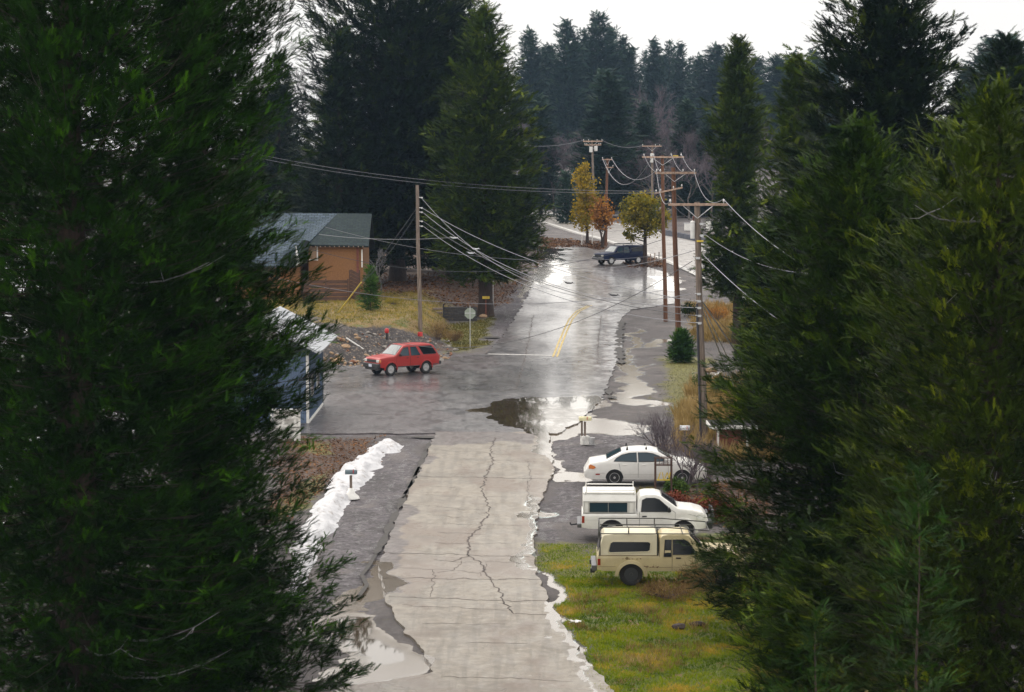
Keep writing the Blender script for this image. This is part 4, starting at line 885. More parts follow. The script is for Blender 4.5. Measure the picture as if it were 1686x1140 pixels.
    def wheel(s, x, y, r, wd=.22, rim='disc', rm=None, sd=1, turn=0):
        e = bpy.data.objects.new('wheel', None); COL.objects.link(e); e.parent = s.root; e.location = (x, y, r); e.rotation_euler = (0, 0, turn); h = wd / 2
        t = MB(); t.lathe([(r * .60, -h * .85), (r * .72, -h), (r * .93, -h), (r * .99, -h * .7), (r, -h * .3), (r, h * .3), (r * .99, h * .7), (r * .93, h), (r * .72, h), (r * .60, h * .85)], n=32, axis='Y', cap=False)
        for k in range(36):
            a = 2 * math.pi * k / 36
            for q in (-1, 1): t.box((r * .99 * math.cos(a), q * h * .55, r * .99 * math.sin(a)), (.02, h * .7, .022), mat=Matrix.Rotation(-a, 3, 'Y'))
        t.build('tyre', rubber, e, smooth=40)
        q = MB(); o = sd * h * .8; R0 = r * .62
        if rim == 'disc':
            q.lathe([(R0, o), (R0 * .92, o * 1.02), (R0 * .86, o * .7), (R0 * .6, o * .75), (R0 * .45, o * .95), (R0 * .25, o * .9), (R0 * .22, o * 1.15), (.01, o * 1.15)], n=28, axis='Y')
            for k in range(8):
                a = 2 * math.pi * k / 8; q.lathe([(.022, o * .80), (.001, o * .80)], c=(R0 * .73 * math.cos(a), 0, R0 * .73 * math.sin(a)), n=8, axis='Y', m=1)
        else:
            q.lathe([(R0, o), (R0 * .93, o * 1.05), (R0 * .88, o * .5), (.01, o * .45)], n=28, axis='Y', m=1); q.lathe([(R0 * 1.0, o * .98), (R0 * 1.0, o * 1.1), (R0 * .90, o * 1.1), (R0 * .90, o * .9)], n=28, axis='Y')
            for k in range(5):
                a = 2 * math.pi * k / 5 + .3; c, s_ = math.cos(a), math.sin(a)
                p = [(R0 * .12 * -s_, R0 * .12 * c), (R0 * .93 * c - R0 * .20 * s_, R0 * .93 * s_ + R0 * .20 * c), (R0 * .93 * c + R0 * .20 * s_, R0 * .93 * s_ - R0 * .20 * c), (R0 * .12 * s_, -R0 * .12 * c)]
                q.add([(a_, o * .95, b_) for a_, b_ in p] + [(a_, o * .6, b_) for a_, b_ in p], [(0, 1, 2, 3), (7, 6, 5, 4), (0, 4, 5, 1), (1, 5, 6, 2), (2, 6, 7, 3), (3, 7, 4, 0)])
            q.lathe([(R0 * .24, o * .6), (R0 * .24, o * 1.05), (.01, o * 1.08)], n=16, axis='Y')
        q.build('rim', [rm or steel, trim_b], e, smooth=35)
    def wheels(s, r, **k):
        for ax, ar, az in s.arches:
            for sd in (1, -1): s.wheel(ax, sd * (s.W / 2 - .13), r, sd=sd, **k)
        mb = MB(); mb.box(((s.x0 + s.x1) / 2, 0, s.sill + .22), (s.x1 - s.x0 - .35, s.W * .62, .42))
        for ax, ar, az in s.arches: mb.box((ax, 0, r), (.12, s.W * .8, .12))
        mb.build('chassis', under, s.root)
    def flare(s, mtl, wd=.05, proud=.03, idx=None, name='wheel_arch'):
        for k, (ax, ar, az) in enumerate(s.arches):
            if idx is not None and k not in idx: continue
            for sd in (1, -1):
                V = []; n = 18
                for i in range(n + 1):
                    a = math.pi * i / n
                    for rr, oo in ((ar - .01, proud * .6), (ar - .005, proud), (ar + wd, proud * .7), (ar + wd + .015, -.02), (ar, -.06)):
                        x = ax - rr * math.cos(a); z = az + rr * math.sin(a); V.append((x, sd * (s.hw(x, z) + oo), z))
                F = [(i * 5 + k_, i * 5 + (k_ + 1) % 5, (i + 1) * 5 + (k_ + 1) % 5, (i + 1) * 5 + k_) for i in range(n) for k_ in range(5)] + [(0, 1, 2, 3, 4), tuple(n * 5 + q for q in range(5))]
                mb = MB(); mb.add(V, F); mb.build(name, mtl, s.root, smooth=40)
    def box(s, name, c, d, mtl, bevel=.015, parent=None, rz=0):
        mb = MB(); mb.box(c, d, rz); return mb.build(name, mtl, parent or s.root, bevel=bevel)
    def mirror(s, x, z, mtl, sd, big=1.0):
        mb = MB(); y = s.hw(x, z); mb.box((x, sd * (y + .12), z + .07), (.08, .17 * big, .14 * big)); mb.tube([(x, sd * (y - .02), z), (x, sd * (y + .07), z + .03)], .02, 6); mb.build('side_mirror', mtl, s.root, bevel=.02)
def ground_loc(u, v, half=.85, rz=0):
    """point under the vehicle's middle, (u,v) being the foot of its near flank"""
    p = at(u, v); y = p.y + half; return (p.x, y, float(gz(p.x, y)))
# ---- red four door utility vehicle at the junction
red = paint('red_paint', (.32, .012, .010), rough=.4, coat=.12, dirt=.05)
c = Car('utility_vehicle', 1.72, [(-2.24, .80), (-2.22, 1.06), (-2.10, 1.18), (-1.86, 1.60), (-1.70, 1.68), (-1.2, 1.71), (.10, 1.71), (.36, 1.67), (.98, 1.17), (1.10, 1.12), (1.6, 1.09), (2.06, 1.03), (2.16, .95), (2.19, .80)],
        [(-1.24, .43, .34), (1.34, .43, .34)], .47, tumble=.15, belt=1.08, endr=(.05, .08), loc=ground_loc(664, 617, .6), rz=R(217), cat='car',
        label='bright red four door utility vehicle with a black front bumper stopped at the junction')
c.loft('body', red, rc=.07)
for sd in (1, -1):
    c.window([(.80, 1.12), (.38, 1.56), (.04, 1.59), (.02, 1.10)], sd, glass_b); c.window([(-.12, 1.10), (-.12, 1.59), (-.52, 1.59), (-.80, 1.10)], sd, glass_b)
    c.window([(-1.02, 1.13), (-.74, 1.60), (-1.66, 1.60), (-1.98, 1.18), (-1.94, 1.13)], sd, glass_d)
    d1 = c.patch('door', -.03, .98, .52, 1.05, sd, red); d2 = c.patch('door', -.86, -.07, .52, 1.05, sd, red, cut=1)
    for dd, x in ((d1, .16), (d2, -.60)): c.box('door_handle', (x, sd * (c.hw(x, .98) + .02), .98), (.15, .03, .045), trim_b, parent=dd)
    mb = MB(); c.line(mb, [(-.05, .50), (-.05, 1.62)], sd); c.line(mb, [(1.0, .52), (.98, 1.05), (.86, 1.10)], sd); mb.build('door_seam', trim_b, c.root)
    c.mirror(.72, 1.10, trim_b, sd)
c.glassq('windshield', 1.0, 1.15, .38, 1.655, glass_w, .10, .14); c.glassq('rear_window', -2.10, 1.19, -1.88, 1.57, glass_d)
c.flare(red, .05, .035); c.wheels(.37, rim='disc')
c.box('front_bumper', (2.20, 0, .60), (.20, 1.70, .26), trim_b, .05); c.box('lower_skirt', (2.12, 0, .42), (.14, 1.5, .16), trim_b, .03)
c.box('rear_bumper', (-2.28, 0, .60), (.20, 1.66, .20), trim_b, .04); c.box('grille', (2.185, 0, .86), (.05, 1.02, .15), trim_b, .01)
for sd in (1, -1):
    h_ = c.box('headlight', (2.165, sd * .63, .865), (.09, .26, .16), lamp_c, .02); c.box('indicator', (2.10, sd * .79, .865), (.14, .06, .15), lamp_o, .015, parent=h_)
    c.box('tail_light', (-2.22, sd * .77, .90), (.08, .10, .26), lamp_r, .015)
    mb = MB(); c.line(mb, [(-2.1, .54), (-1.75, .52)], sd, .06, .02); c.line(mb, [(-.8, .50), (.85, .50)], sd, .07, .02); mb.build('side_sill', trim_b, c.root)
    for ax in (-1.24, 1.34): c.box('mud_flap', (ax - .44, sd * .72, .30), (.02, .22, .26), rubber, 0)
c.box('licence_plate', (2.305, 0, .60), (.02, .32, .15), plate_m, .004)
mb = MB(); mb.tube([(.9, .70, 1.12), (.72, .78, 1.95)], .006, 5); mb.build('antenna', chrome, c.root)
mb = MB(); mb.tube([(.98, -.1, 1.20), (.60, -.55, 1.50)], .008, 4); mb.tube([(.98, .5, 1.20), (.66, .05, 1.46)], .008, 4); mb.build('wiper', trim_b, c.root)
c.root.scale = (1.0, 1.0, 1.06); c.root.location.x -= .12
# ---- dark blue pickup by the highway
navy = paint('navy_paint', (.008, .014, .045), rough=.35, coat=.0, dirt=.01); navy.node_tree.nodes['Principled BSDF'].inputs['Specular IOR Level'].default_value = .10
c = Car('pickup_truck', 1.92, [(-2.62, .80), (-2.60, 1.12), (-.62, 1.12), (-.60, 1.55), (-.50, 1.76), (-.35, 1.81), (.45, 1.81), (.72, 1.76), (1.28, 1.22), (1.4, 1.17), (2.35, 1.10), (2.56, 1.02), (2.62, .80)],
        [(-1.62, .44, .36), (1.62, .44, .36)], .46, tumble=.17, belt=1.12, endr=(.03, .08), loc=ground_loc(1021, 436, .7), rz=R(212), cat='pickup truck',
        label='dark blue pickup with a matching cap and a flat board on its roof rack')
c.loft('body', navy, rc=.08)
sh = c.loft('camper_shell', navy, x0=-2.58, x1=-.66, top=[(-2.58, 1.55), (-2.45, 1.74), (-2.2, 1.82), (-.9, 1.84), (-.68, 1.80), (-.66, 1.78)], zlow=1.13, inset=.03)
for sd in (1, -1):
    c.window([(1.08, 1.16), (.66, 1.68), (.26, 1.70), (.24, 1.15)], sd, glass_b); c.window([(.12, 1.15), (.12, 1.70), (-.46, 1.70), (-.50, 1.15)], sd, glass_b)
    c.window([(-.85, 1.26), (-.9, 1.66), (-2.2, 1.62), (-2.35, 1.26)], sd, glass_d, hwf=lambda x, z: Car.hw(c, x, z) - .03)
    dd = c.patch('door', .16, 1.22, .54, 1.10, sd, navy); c.box('door_handle', (.32, sd * (c.hw(.3, 1.02) + .02), 1.02), (.15, .03, .045), trim_b, parent=dd); c.mirror(1.0, 1.16, trim_b, sd)
    mb = MB(); c.line(mb, [(-.64, .5), (-.64, 1.1)], sd); c.line(mb, [(.12, .5), (.12, 1.1)], sd); mb.build('door_seam', trim_b, c.root)
c.glassq('windshield', 1.30, 1.21, .74, 1.75, glass_w, .12, .16); c.flare(navy, .05, .03); c.wheels(.39, rim='disc')
c.box('front_bumper', (2.64, 0, .60), (.2, 1.9, .24), chrome, .05); c.box('rear_bumper', (-2.70, 0, .62), (.18, 1.8, .16), chrome, .03); c.box('grille', (2.60, 0, .86), (.06, 1.05, .20), trim_b, .01)
for sd in (1, -1): c.box('headlight', (2.585, sd * .72, .87), (.1, .34, .18), lamp_c, .02); c.box('tail_light', (-2.60, sd * .86, .95), (.08, .12, .35), lamp_r, .01)
mb = MB()
for x in (-1.0, .1): mb.tube([(x, -.72, 1.80), (x, -.72, 1.96), (x, .72, 1.96), (x, .72, 1.80)], .025, 6)
mb.build('roof_rack', trim_b, c.root)
brd = MB(); bl = [(-1.5, .06), (-1.1, .20), (-.3, .26), (.5, .22), (.95, .10), (1.1, 0)]; pts = [(x, y) for x, y in bl] + [(x, -y) for x, y in bl[::-1]]
brd.add([(x, y, .03) for x, y in pts] + [(x, y, -.03) for x, y in pts], [tuple(range(12)), tuple(range(12, 24))[::-1]] + [(k, (k + 1) % 12, 12 + (k + 1) % 12, 12 + k) for k in range(12)])
bo = brd.build('roof_board', trim_b, None, bevel=.01); bo.matrix_world = c.root.matrix_world @ Matrix.Translation((0, 0, 0))
M = Matrix.Translation(c.root.location) @ Matrix.Rotation(R(212), 4, 'Z') @ Matrix.Translation((-.4, 0, 2.02)); bo.matrix_world = M
tag(bo, 'flat dark pointed board strapped on the roof rack of the dark blue pickup', 'board')
# ---- white sedan
white = paint('white_paint_sedan', (.74, .73, .70), dirt=.10)
def near_loc(u_tail, tail_x, v, half):
    p = at(u_tail, v); return (p.x - tail_x, p.y + half, float(gz(p.x, p.y)))
c = Car('sedan_car', 1.80, [(-2.48, .42), (-2.47, .62), (-2.36, .78), (-2.28, .93), (-1.85, 1.0), (-1.62, 1.04), (-1.30, 1.20), (-1.0, 1.35), (-.75, 1.41), (-.2, 1.44), (.20, 1.42), (.45, 1.36), (.95, 1.07), (1.15, 1.00), (1.6, .95), (2.05, .84), (2.33, .66), (2.44, .50), (2.46, .40)],
        [(-1.29, .36, .31), (1.42, .36, .31)], .26, tumble=.20, belt=.90, endr=(.22, .24), loc=near_loc(963.5, -2.48, 800, .82), rz=R(-1), cat='car', bulge=.05,
        label='white rounded sedan with small black roof rack feet, parked nose to the bare shrubs')
c.loft('body', white, rc=.10, crown=.04)
for sd in (1, -1):
    c.window([(-1.32, .99), (-1.22, 1.11), (-1.00, 1.24), (-.70, 1.31), (-.42, 1.33), (-.40, .97)], sd, glass_b); c.window([(-.33, .97), (-.35, 1.33), (.0, 1.33), (.25, 1.29), (.50, 1.19), (.82, 1.00)], sd, glass_b)
    d1 = c.patch('door', -1.02, -.36, .36, .92, sd, white, cut=1, x0b=-1.1); d2 = c.patch('door', -.33, .82, .36, .92, sd, white)
    for dd, x in ((d1, -.90), (d2, -.12)): c.box('door_handle', (x, sd * (c.hw(x, .84) + .012), .84), (.17, .025, .05), white, parent=dd)
    mb = MB(); c.line(mb, [(-.345, .34), (-.345, .94)], sd, .009); c.line(mb, [(.85, .36), (.86, .95)], sd, .009); c.line(mb, [(-.98, .34), (-1.12, .92)], sd, .009); mb.build('door_seam', trim_b, c.root)
    mb = MB(); c.line(mb, [(-2.0, .52), (-1.68, .52)], sd, .02, .008); c.line(mb, [(-.88, .47), (1.0, .47)], sd, .018, .009); mb.build('side_moulding', mat('faded_trim', (.45, .44, .42), .5), c.root)
    c.mirror(.74, .98, white, sd, .9)
    c.poly('tail_light', [(-2.33, .68), (-2.33, .80), (-2.26, .86), (-2.10, .80), (-2.04, .74), (-2.14, .68)], sd, lamp_o, .02, .06)
    c.poly('side_marker', [(-2.05, .44), (-2.05, .49), (-1.88, .49), (-1.88, .44)], sd, lamp_r, .010)
    c.box('headlight', (2.28, sd * .58, .64), (.2, .34, .12), lamp_c, .04)
    for x in (-.78, -.02):
        mb = MB(); y = c.hw(x, 1.4) - .10; mb.add([(x - .06, sd * y, 1.36), (x + .06, sd * y, 1.36), (x + .06, sd * (y - .1), 1.38), (x - .06, sd * (y - .1), 1.38), (x - .02, sd * (y - .03), 1.55), (x + .02, sd * (y - .03), 1.55), (x + .02, sd * (y - .07), 1.55), (x - .02, sd * (y - .07), 1.55)],
            [(0, 1, 2, 3), (4, 5, 6, 7), (0, 1, 5, 4), (1, 2, 6, 5), (2, 3, 7, 6), (3, 0, 4, 7)]); mb.build('rack_foot', trim_b, c.root, bevel=.008)
c.glassq('rear_window', -1.60, 1.07, -1.02, 1.36, glass_b, .16, .20); c.glassq('windshield', .96, 1.09, .46, 1.37, glass_w, .12, .18)
c.wheels(.325, rim='spoke', rm=steel, wd=.2); c.box('rear_bumper', (-2.43, 0, .47), (.16, 1.36, .24), white, .06)
# ---- white pickup with a work cap
white2 = paint('white_paint_pickup', (.76, .75, .71), dirt=.16)
c = Car('pickup_truck', 1.70, [(-2.20, .55), (-2.19, .94), (-.30, .95), (-.285, 1.40), (-.18, 1.56), (.0, 1.60), (.32, 1.60), (.50, 1.55), (1.06, 1.16), (1.15, 1.13), (1.60, 1.09), (1.95, 1.0), (2.10, .84), (2.16, .60)],
        [(-1.16, .41, .31), (1.28, .43, .31)], .42, tumble=.15, belt=.96, endr=(.02, .16), loc=near_loc(958.5, -2.20, 891, .80), rz=R(-1.5), cat='pickup truck',
        label='white pickup with a ribbed white cargo cap, parked between sedan and tan truck')
c.loft('body', white2, rc=.07); gap = c.box('bed_gap', (-.30, 0, .70), (.025, 1.66, .50), trim_b, 0)
hwc = lambda x, z: .80 - max(0, z - 1.36) * .45
mb = MB(); xs = [-2.16, -2.14, -.36, -.34]
V = []; 
for x in xs:
    e = .02 if x in (xs[0], xs[-1]) else 0
    sec = [(.80, .96), (.80, 1.34), (.79, 1.38), (.69, 1.60), (.64, 1.66), (.3, 1.69), (0, 1.70)]; sec = [(y - e, z - e * (z > 1)) for y, z in sec]; V += [(x, y, z) for y, z in sec] + [(x, -y, z) for y, z in sec[-2::-1]]
n = 13; mb.add(V, [(i * n + k, i * n + (k + 1) % n, (i + 1) * n + (k + 1) % n, (i + 1) * n + k) for i in range(3) for k in range(n)] + [tuple(range(n)), tuple(3 * n + k for k in range(n))])
cap = mb.build('cargo_cap', white2, c.root, smooth=25)
for sd in (1, -1):
    for a, b in ((-1.92, -1.30), (-1.27, -.64)): c.window([(a, 1.00), (a, 1.31), (b, 1.31), (b, 1.00)], sd, glass_b, hwf=hwc, off=.010, fr=.012)
    mb = MB()
    for z in (.975, 1.36, 1.62): mb.box((-1.25, sd * (hwc(0, z) + .012), z), (1.80, .03, .02))
    for x in (-2.10, -1.96, -.58, -.40): mb.box((x, sd * .806, 1.16), (.02, .02, .38))
    mb.build('cap_trim', mat('aluminium_trim', (.55, .55, .53), .4, metal=.5) if sd == 1 else bpy.data.materials['aluminium_trim'], c.root)
    mb = MB(); mb.tube([(-2.10, sd * .72, 1.60), (-2.04, sd * .70, 1.74), (-.42, sd * .70, 1.74), (-.38, sd * .72, 1.60)], .02, 6)
    for x in (-2.04, -.40): mb.tube([(x, sd * .70, 1.6), (x, sd * .70, 1.84)], .018, 6)
    mb.build('roof_rail', white2, c.root, smooth=60)
    c.window([(-.16, 1.02), (-.12, 1.40), (.02, 1.47), (.30, 1.47), (.46, 1.42), (.84, 1.10), (.86, 1.02)], sd, glass_d)
    dd = c.patch('door', -.20, .98, .46, .98, sd, white2); c.box('door_handle', (-.05, sd * (c.hw(0, .86) + .015), .86), (.16, .03, .05), trim_b, parent=dd); c.mirror(.78, 1.03, trim_b, sd, 1.1)
    mb = MB(); c.line(mb, [(-.22, .44), (-.22, 1.0)], sd, .009); c.line(mb, [(1.0, .46), (1.0, 1.0), (.86, 1.08)], sd, .009); mb.build('door_seam', trim_b, c.root)
    c.poly('tail_light', [(-2.19, .62), (-2.19, .86), (-2.10, .86), (-2.10, .62)], sd, lamp_r, .012)
    c.poly('headlight', [(1.72, .74), (1.70, .86), (1.80, .93), (2.03, .92), (2.05, .76), (1.90, .72)], sd, lamp_c, .012)
    mb = MB(); c.line(mb, [(-2.18, .72), (-1.60, .73)], sd, .01); c.line(mb, [(-.7, .73), (.9, .73)], sd, .01); mb.build('body_crease', mat('crease', (.5, .49, .46), .4) if sd == 1 else bpy.data.materials['crease'], c.root)
c.glassq('windshield', 1.04, 1.19, .54, 1.545, glass_d, .10, .12); c.flare(white2, .07, .035, [1]); c.flare(trim_b, .02, .012, [0]); c.wheels(.36, rim='disc')
c.box('front_bumper', (2.18, 0, .56), (.22, 1.66, .26), trim_b, .05); c.box('grille', (2.12, 0, .83), (.08, .9, .18), trim_b, .01); c.box('rear_bumper', (-2.27, 0, .52), (.16, 1.6, .15), chrome, .03)
mb = MB()
for y in (-.7, -.35, .35, .7): mb.tube([(2.22, y, .5), (2.32, y, .75), (2.26, y, 1.0)], .03, 6)
for z in (.66, .86, 1.0): mb.tube([(2.26 - .0, -.80, z), (2.32, -.6, z), (2.32, .6, z), (2.26, .80, z)], .028, 6)
mb.build('brush_guard', trim_b, c.root, smooth=60); mb = MB(); mb.tube([(-2.34, 0, .45), (-2.56, 0, .42), (-2.60, 0, .50)], .03, 6); mb.build('tow_hitch', trim_b, c.root)
mb = MB(); mb.tube([(1.02, -.5, 1.22), (.68, -.1, 1.48)], .008, 4); mb.tube([(1.02, .2, 1.24), (.68, .5, 1.47)], .008, 4); mb.build('wiper', trim_b, c.root)
# ---- tan pickup with a camper shell
tan = paint('tan_paint', (.56, .47, .27), rough=.4, coat=.2, dirt=.20); tan2 = paint('cream_shell', (.66, .60, .43), rough=.45, coat=.1, dirt=.10)
c = Car('pickup_truck', 1.66, [(-2.06, .55), (-2.05, .93), (-.16, .94), (-.145, 1.45), (-.06, 1.54), (.1, 1.58), (.62, 1.58), (.76, 1.54), (1.16, 1.13), (1.24, 1.10), (2.2, 1.04), (2.42, .98), (2.46, .60)],
        [(-1.02, .40, .30), (1.82, .42, .30)], .46, tumble=.13, belt=.95, endr=(.02, .04), loc=near_loc(984, -2.06, 965, .80), rz=R(-1), cat='pickup truck',
        label='weathered tan pickup with cream camper shell and dark pipe rack, on grass')
c.loft('body', tan, rc=.05); c.box('bed_gap', (-.165, 0, .70), (.022, 1.63, .48), trim_b, 0)
shz = lambda x, z: .79 - max(0, z - .95) * .14
def shell():
    V = []; xs = [(-2.03, 0, 1.0), (-1.90, .0, 1.50), (-1.84, 0, 1.56), (-1.5, 0, 1.60), (-.5, 0, 1.61), (-.22, .0, 1.58), (-.20, .01, 1.54)]
    for x, e, zt_ in xs:
        sec = []
        for q in (0, .3, .6, .88): z = .95 + (zt_ - .95) * q; sec.append((shz(x, z) - e, z))
        h0 = sec[-1][0]; sec += [(h0 - .03, .95 + (zt_ - .95) * .97), (h0 - .09, zt_), (.3, zt_ + .03), (0, zt_ + .04)]
        V += [(x, y, z) for y, z in sec] + [(x, -y, z) for y, z in sec[-2::-1]]
    n = 15; m = MB(); m.add(V, [(i * n + k, i * n + (k + 1) % n, (i + 1) * n + (k + 1) % n, (i + 1) * n + k) for i in range(len(xs) - 1) for k in range(n)] + [tuple(range(n)), tuple((len(xs) - 1) * n + k for k in range(n))])
    return m.build('camper_shell', tan2, c.root, smooth=25)
shell()
rw = MB(); rw.add([(-2.045, -.55, 1.02), (-2.045, .55, 1.02), (-1.93, .5, 1.45), (-1.93, -.5, 1.45), (-2.0, -.55, 1.0), (-2.0, .55, 1.0), (-1.88, .5, 1.45), (-1.88, -.5, 1.45)], [(0, 1, 2, 3), (4, 5, 6, 7), (0, 1, 5, 4), (2, 3, 7, 6), (0, 3, 7, 4), (1, 2, 6, 5)]); rw.build('rear_window', glass_d, c.root)
for sd in (1, -1):
    c.window([(-1.72, 1.06), (-1.66, 1.31), (-1.58, 1.36), (-.50, 1.36), (-.42, 1.31), (-.44, 1.10), (-.52, 1.05), (-1.66, 1.02)], sd, glass_d, hwf=shz, off=.012, fm=tan2, fr=.018)
    c.window([(-.02, .91), (.02, 1.42), (.20, 1.42), (.20, .91)], sd, glass_d); c.window([(.26, .98), (.26, 1.42), (.60, 1.42), (.72, 1.36), (1.02, .98)], sd, glass_d)
    dd = c.patch('door', .25, 1.14, .50, .95, sd, tan); c.box('door_handle', (.42, sd * (c.hw(.4, .87) + .015), .87), (.16, .03, .04), trim_b, parent=dd)
    mb = MB(); c.line(mb, [(.23, .48), (.23, 1.46)], sd, .009); c.line(mb, [(1.15, .5), (1.14, .98)], sd, .009); mb.build('door_seam', trim_b, c.root)
    mb = MB(); y = c.hw(.95, .9); mb.tube([(.95, sd * y, .78), (.93, sd * (y + .16), .86), (.93, sd * (y + .16), 1.10)], .012, 5); mb.box((.93, sd * (y + .17), 1.02), (.05, .14, .18)); mb.build('side_mirror', chrome, c.root, bevel=.008)
    c.poly('tail_light', [(-2.05, .64), (-2.05, .84), (-1.96, .84), (-1.96, .64)], sd, lamp_r, .012)
    mb = MB(); c.line(mb, [(-2.03, .94), (-.2, .94)], sd, .018, .01); c.line(mb, [(-2.0, .60), (-1.5, .60)], sd, .010); c.line(mb, [(-.5, .58), (1.3, .58)], sd, .010); mb.build('side_moulding', mat('dark_tan_trim', (.20, .15, .07), .6) if sd == 1 else bpy.data.materials['dark_tan_trim'], c.root)
    mb = MB(); r_ = random.Random(5)
    for k in range(16):
        x = r_.uniform(-.68, -.20); z = .60 + r_.gauss(0, .018); c.line(mb, [(x, z), (x + r_.uniform(.02, .07), z + r_.uniform(-.015, .015))], sd, .018, .008)
    for k in range(10): x = -1.02 + r_.uniform(-.3, .3); z = .84 + r_.gauss(0, .012); c.line(mb, [(x, z), (x + .04, z)], sd, .014, .008)
    mb.build('rust_patch', mat('rust', (.10, .038, .015), .9) if sd == 1 else bpy.data.materials['rust'], c.root)
    fc = MB(); fc.lathe([(.045, sd * .0), (.045, sd * .012), (.001, sd * .014)], c=(-1.15, sd * (c.hw(-1.15, .86)), .86), n=14, axis='Y'); fc.build('fuel_cap', bpy.data.materials['dark_tan_trim'], c.root)
c.flare(tan, .09, .045); c.glassq('windshield', 1.14, 1.15, .78, 1.53, glass_d, .10, .12); c.wheels(.355, rim='disc', rm=dark_rim, wd=.26)
c.box('rear_bumper', (-2.15, 0, .55), (.16, 1.62, .18), chrome, .02); c.box('front_bumper', (2.50, 0, .56), (.14, 1.6, .16), chrome, .03)
for sd in (1, -1): c.box('headlight', (2.45, sd * .6, .82), (.06, .2, .16), lamp_c, .01); c.box('bumper_guard', (-2.20, sd * .70, .47), (.14, .20, .14), trim_b, .02)
mb = MB(); px_ = [-1.98, -1.10, -.24, .55, 1.10]
for sd in (1, -1):
    mb.tube([(-1.98, sd * .84, 1.62), (.92, sd * .84, 1.62)], .018, 6); mb.tube([(-1.98, sd * .84, 1.82), (.0, sd * .84, 1.82), (1.35, sd * .84, 1.72)], .018, 6)
    for x in px_[:3]: mb.tube([(x, sd * .84, 1.62), (x, sd * .84, 1.82)], .018, 6)
    for x in (-1.98, -.22): mb.tube([(x, sd * .84, .95), (x, sd * .84, 1.62)], .022, 6)
for x in px_[:4]: mb.tube([(x, -.84, 1.62), (x, .84, 1.62)], .016, 6)
mb.tube([(-1.98, -.84, 1.82), (-1.98, .84, 1.82)], .018, 6); mb.tube([(1.35, -.84, 1.72), (1.35, .84, 1.72)], .018, 6)
mb.build('pipe_rack', mat('rack_pipe', (.030, .032, .026), .5), c.root, smooth=60)
# ============================================================ POLES AND LINES
wood_b = mat('brown_pole_wood', (.115, .050, .026), .85, noise=.35, nscale=5, bump=.4, stretch=(4, 4, .25)); wood_g = mat('grey_pole_wood', (.16, .125, .10), .9, noise=.4, nscale=5, bump=.4, stretch=(4, 4, .25))
wood_arm = mat('crossarm_wood', (.34, .24, .18), .85, noise=.3, nscale=6); porc = mat('white_porcelain', (.58, .58, .57), .25); galv = mat('galvanised_steel', (.52, .53, .54), .5, metal=.5, noise=.15); wire_m = mat('cable_aluminium', (.19, .19, .21), .5, metal=.3); wire_d = mat('cable_dark', (.035, .035, .042), .5); tank_m = mat('grey_tank_paint', (.62, .62, .60), .45, noise=.08)
def lerp3(a, b, t): return a + (b - a) * t
def utility_pole(top, base, D, r0, r1, m, label, arms=(), tanks=(), tags=()):
    """arms: (row, u0, u1, [insulator columns], thickness, depth skew); tanks: (u, v0, v1, width px)"""
    P0, P1 = atd(*base, D), atd(*top, D); P0.z = float(gz(P0.x, P0.y)) - .1
    root = empty('utility_pole', P0, 0, label, 'utility pole', 'wooden utility poles'); L = lambda p: Vector(p) - P0
    mb = MB(); n = 8; mb.tube([L(lerp3(P0, P1, i / n)) + Vector((.02 * math.sin(i), 0, 0)) for i in range(n + 1)], [r0 + (r1 - r0) * i / n for i in range(n + 1)], 12); mb.build('shaft', m, root, smooth=50)
    for v, u0, u1, ins, th, sk in arms:
        a, b = L(atd(u0, v, D)) + Vector((0, -r1 - .06 + sk, 0)), L(atd(u1, v + (0 if not sk else -10), D)) + Vector((0, -r1 - .06 - sk, 0)); mb = MB(); mid = (a + b) / 2; d = b - a
        M = Matrix((d.normalized(), Vector((0, 0, 1)).cross(d.normalized()), Vector((0, 0, 1)))).transposed(); mb.box(mid, (d.length, th * .8, th), mat=M); mb.build('crossarm', wood_arm, root, bevel=.01)
        mb = MB(); c_ = L(lerp3(P0, P1, 1)); sx = c_.x
        for e in (a, b):
            q = lerp3(e, mid, .45); mb.tube([q + Vector((0, .02, 0)), Vector((sx * .5 + mid.x * .5, mid.y + .03, q.z - .62))], .018, 5)
        if not sk: mb.build('brace', galv, root)
        for ui in ins:
            t = (ui - u0) / (u1 - u0); q = lerp3(a, b, t); mb = MB(); mb.lathe([(.015, th / 2), (.015, th / 2 + .07), (.05, th / 2 + .08), (.058, th / 2 + .11), (.035, th / 2 + .14), (.04, th / 2 + .17), (.02, th / 2 + .19), (.004, th / 2 + .20)], c=q, n=10); mb.build('insulator', porc, root, smooth=50)
    for u, v0, v1, wd in tanks:
        a, b = L(atd(u, v1, D)), L(atd(u, v0, D)); r_ = wd / 2 * D / F_PX; a.y -= .12; b.y -= .12; mb = MB(); h = b.z - a.z
        mb.lathe([(r_ * .9, 0), (r_, .05), (r_, h - .08), (r_ * 1.08, h - .08), (r_ * 1.08, h - .03), (r_ * .7, h), (.01, h + .02)], c=a, n=18); t_ = mb.build('transformer', tank_m, root, smooth=40)
        mb = MB(); mb.lathe([(.03, h), (.05, h + .06), (.03, h + .1), (.05, h + .15), (.03, h + .22), (.005, h + .24)], c=a + Vector((r_ * .3, 0, 0)), n=8); mb.build('bushing', mat('bushing_glaze', (.10, .03, .02), .3), t_)
    for u, v, wd, hh, mm in tags:
        p = L(atd(u, v, D)); p.y -= r0 + .03; mb = MB(); mb.box(p, (wd, .03, hh)); mb.build('tag', mm, root)
    return root
yel = mat('yellow_plastic', (.62, .46, .05), .5, noise=.1); redm = mat('red_marker', (.45, .02, .02), .5)
pL = utility_pole((686.5, 305), (692, 552), 150, .15, .11, wood_g, 'bare grey wooden pole without a crossarm on the bank behind the red vehicle')
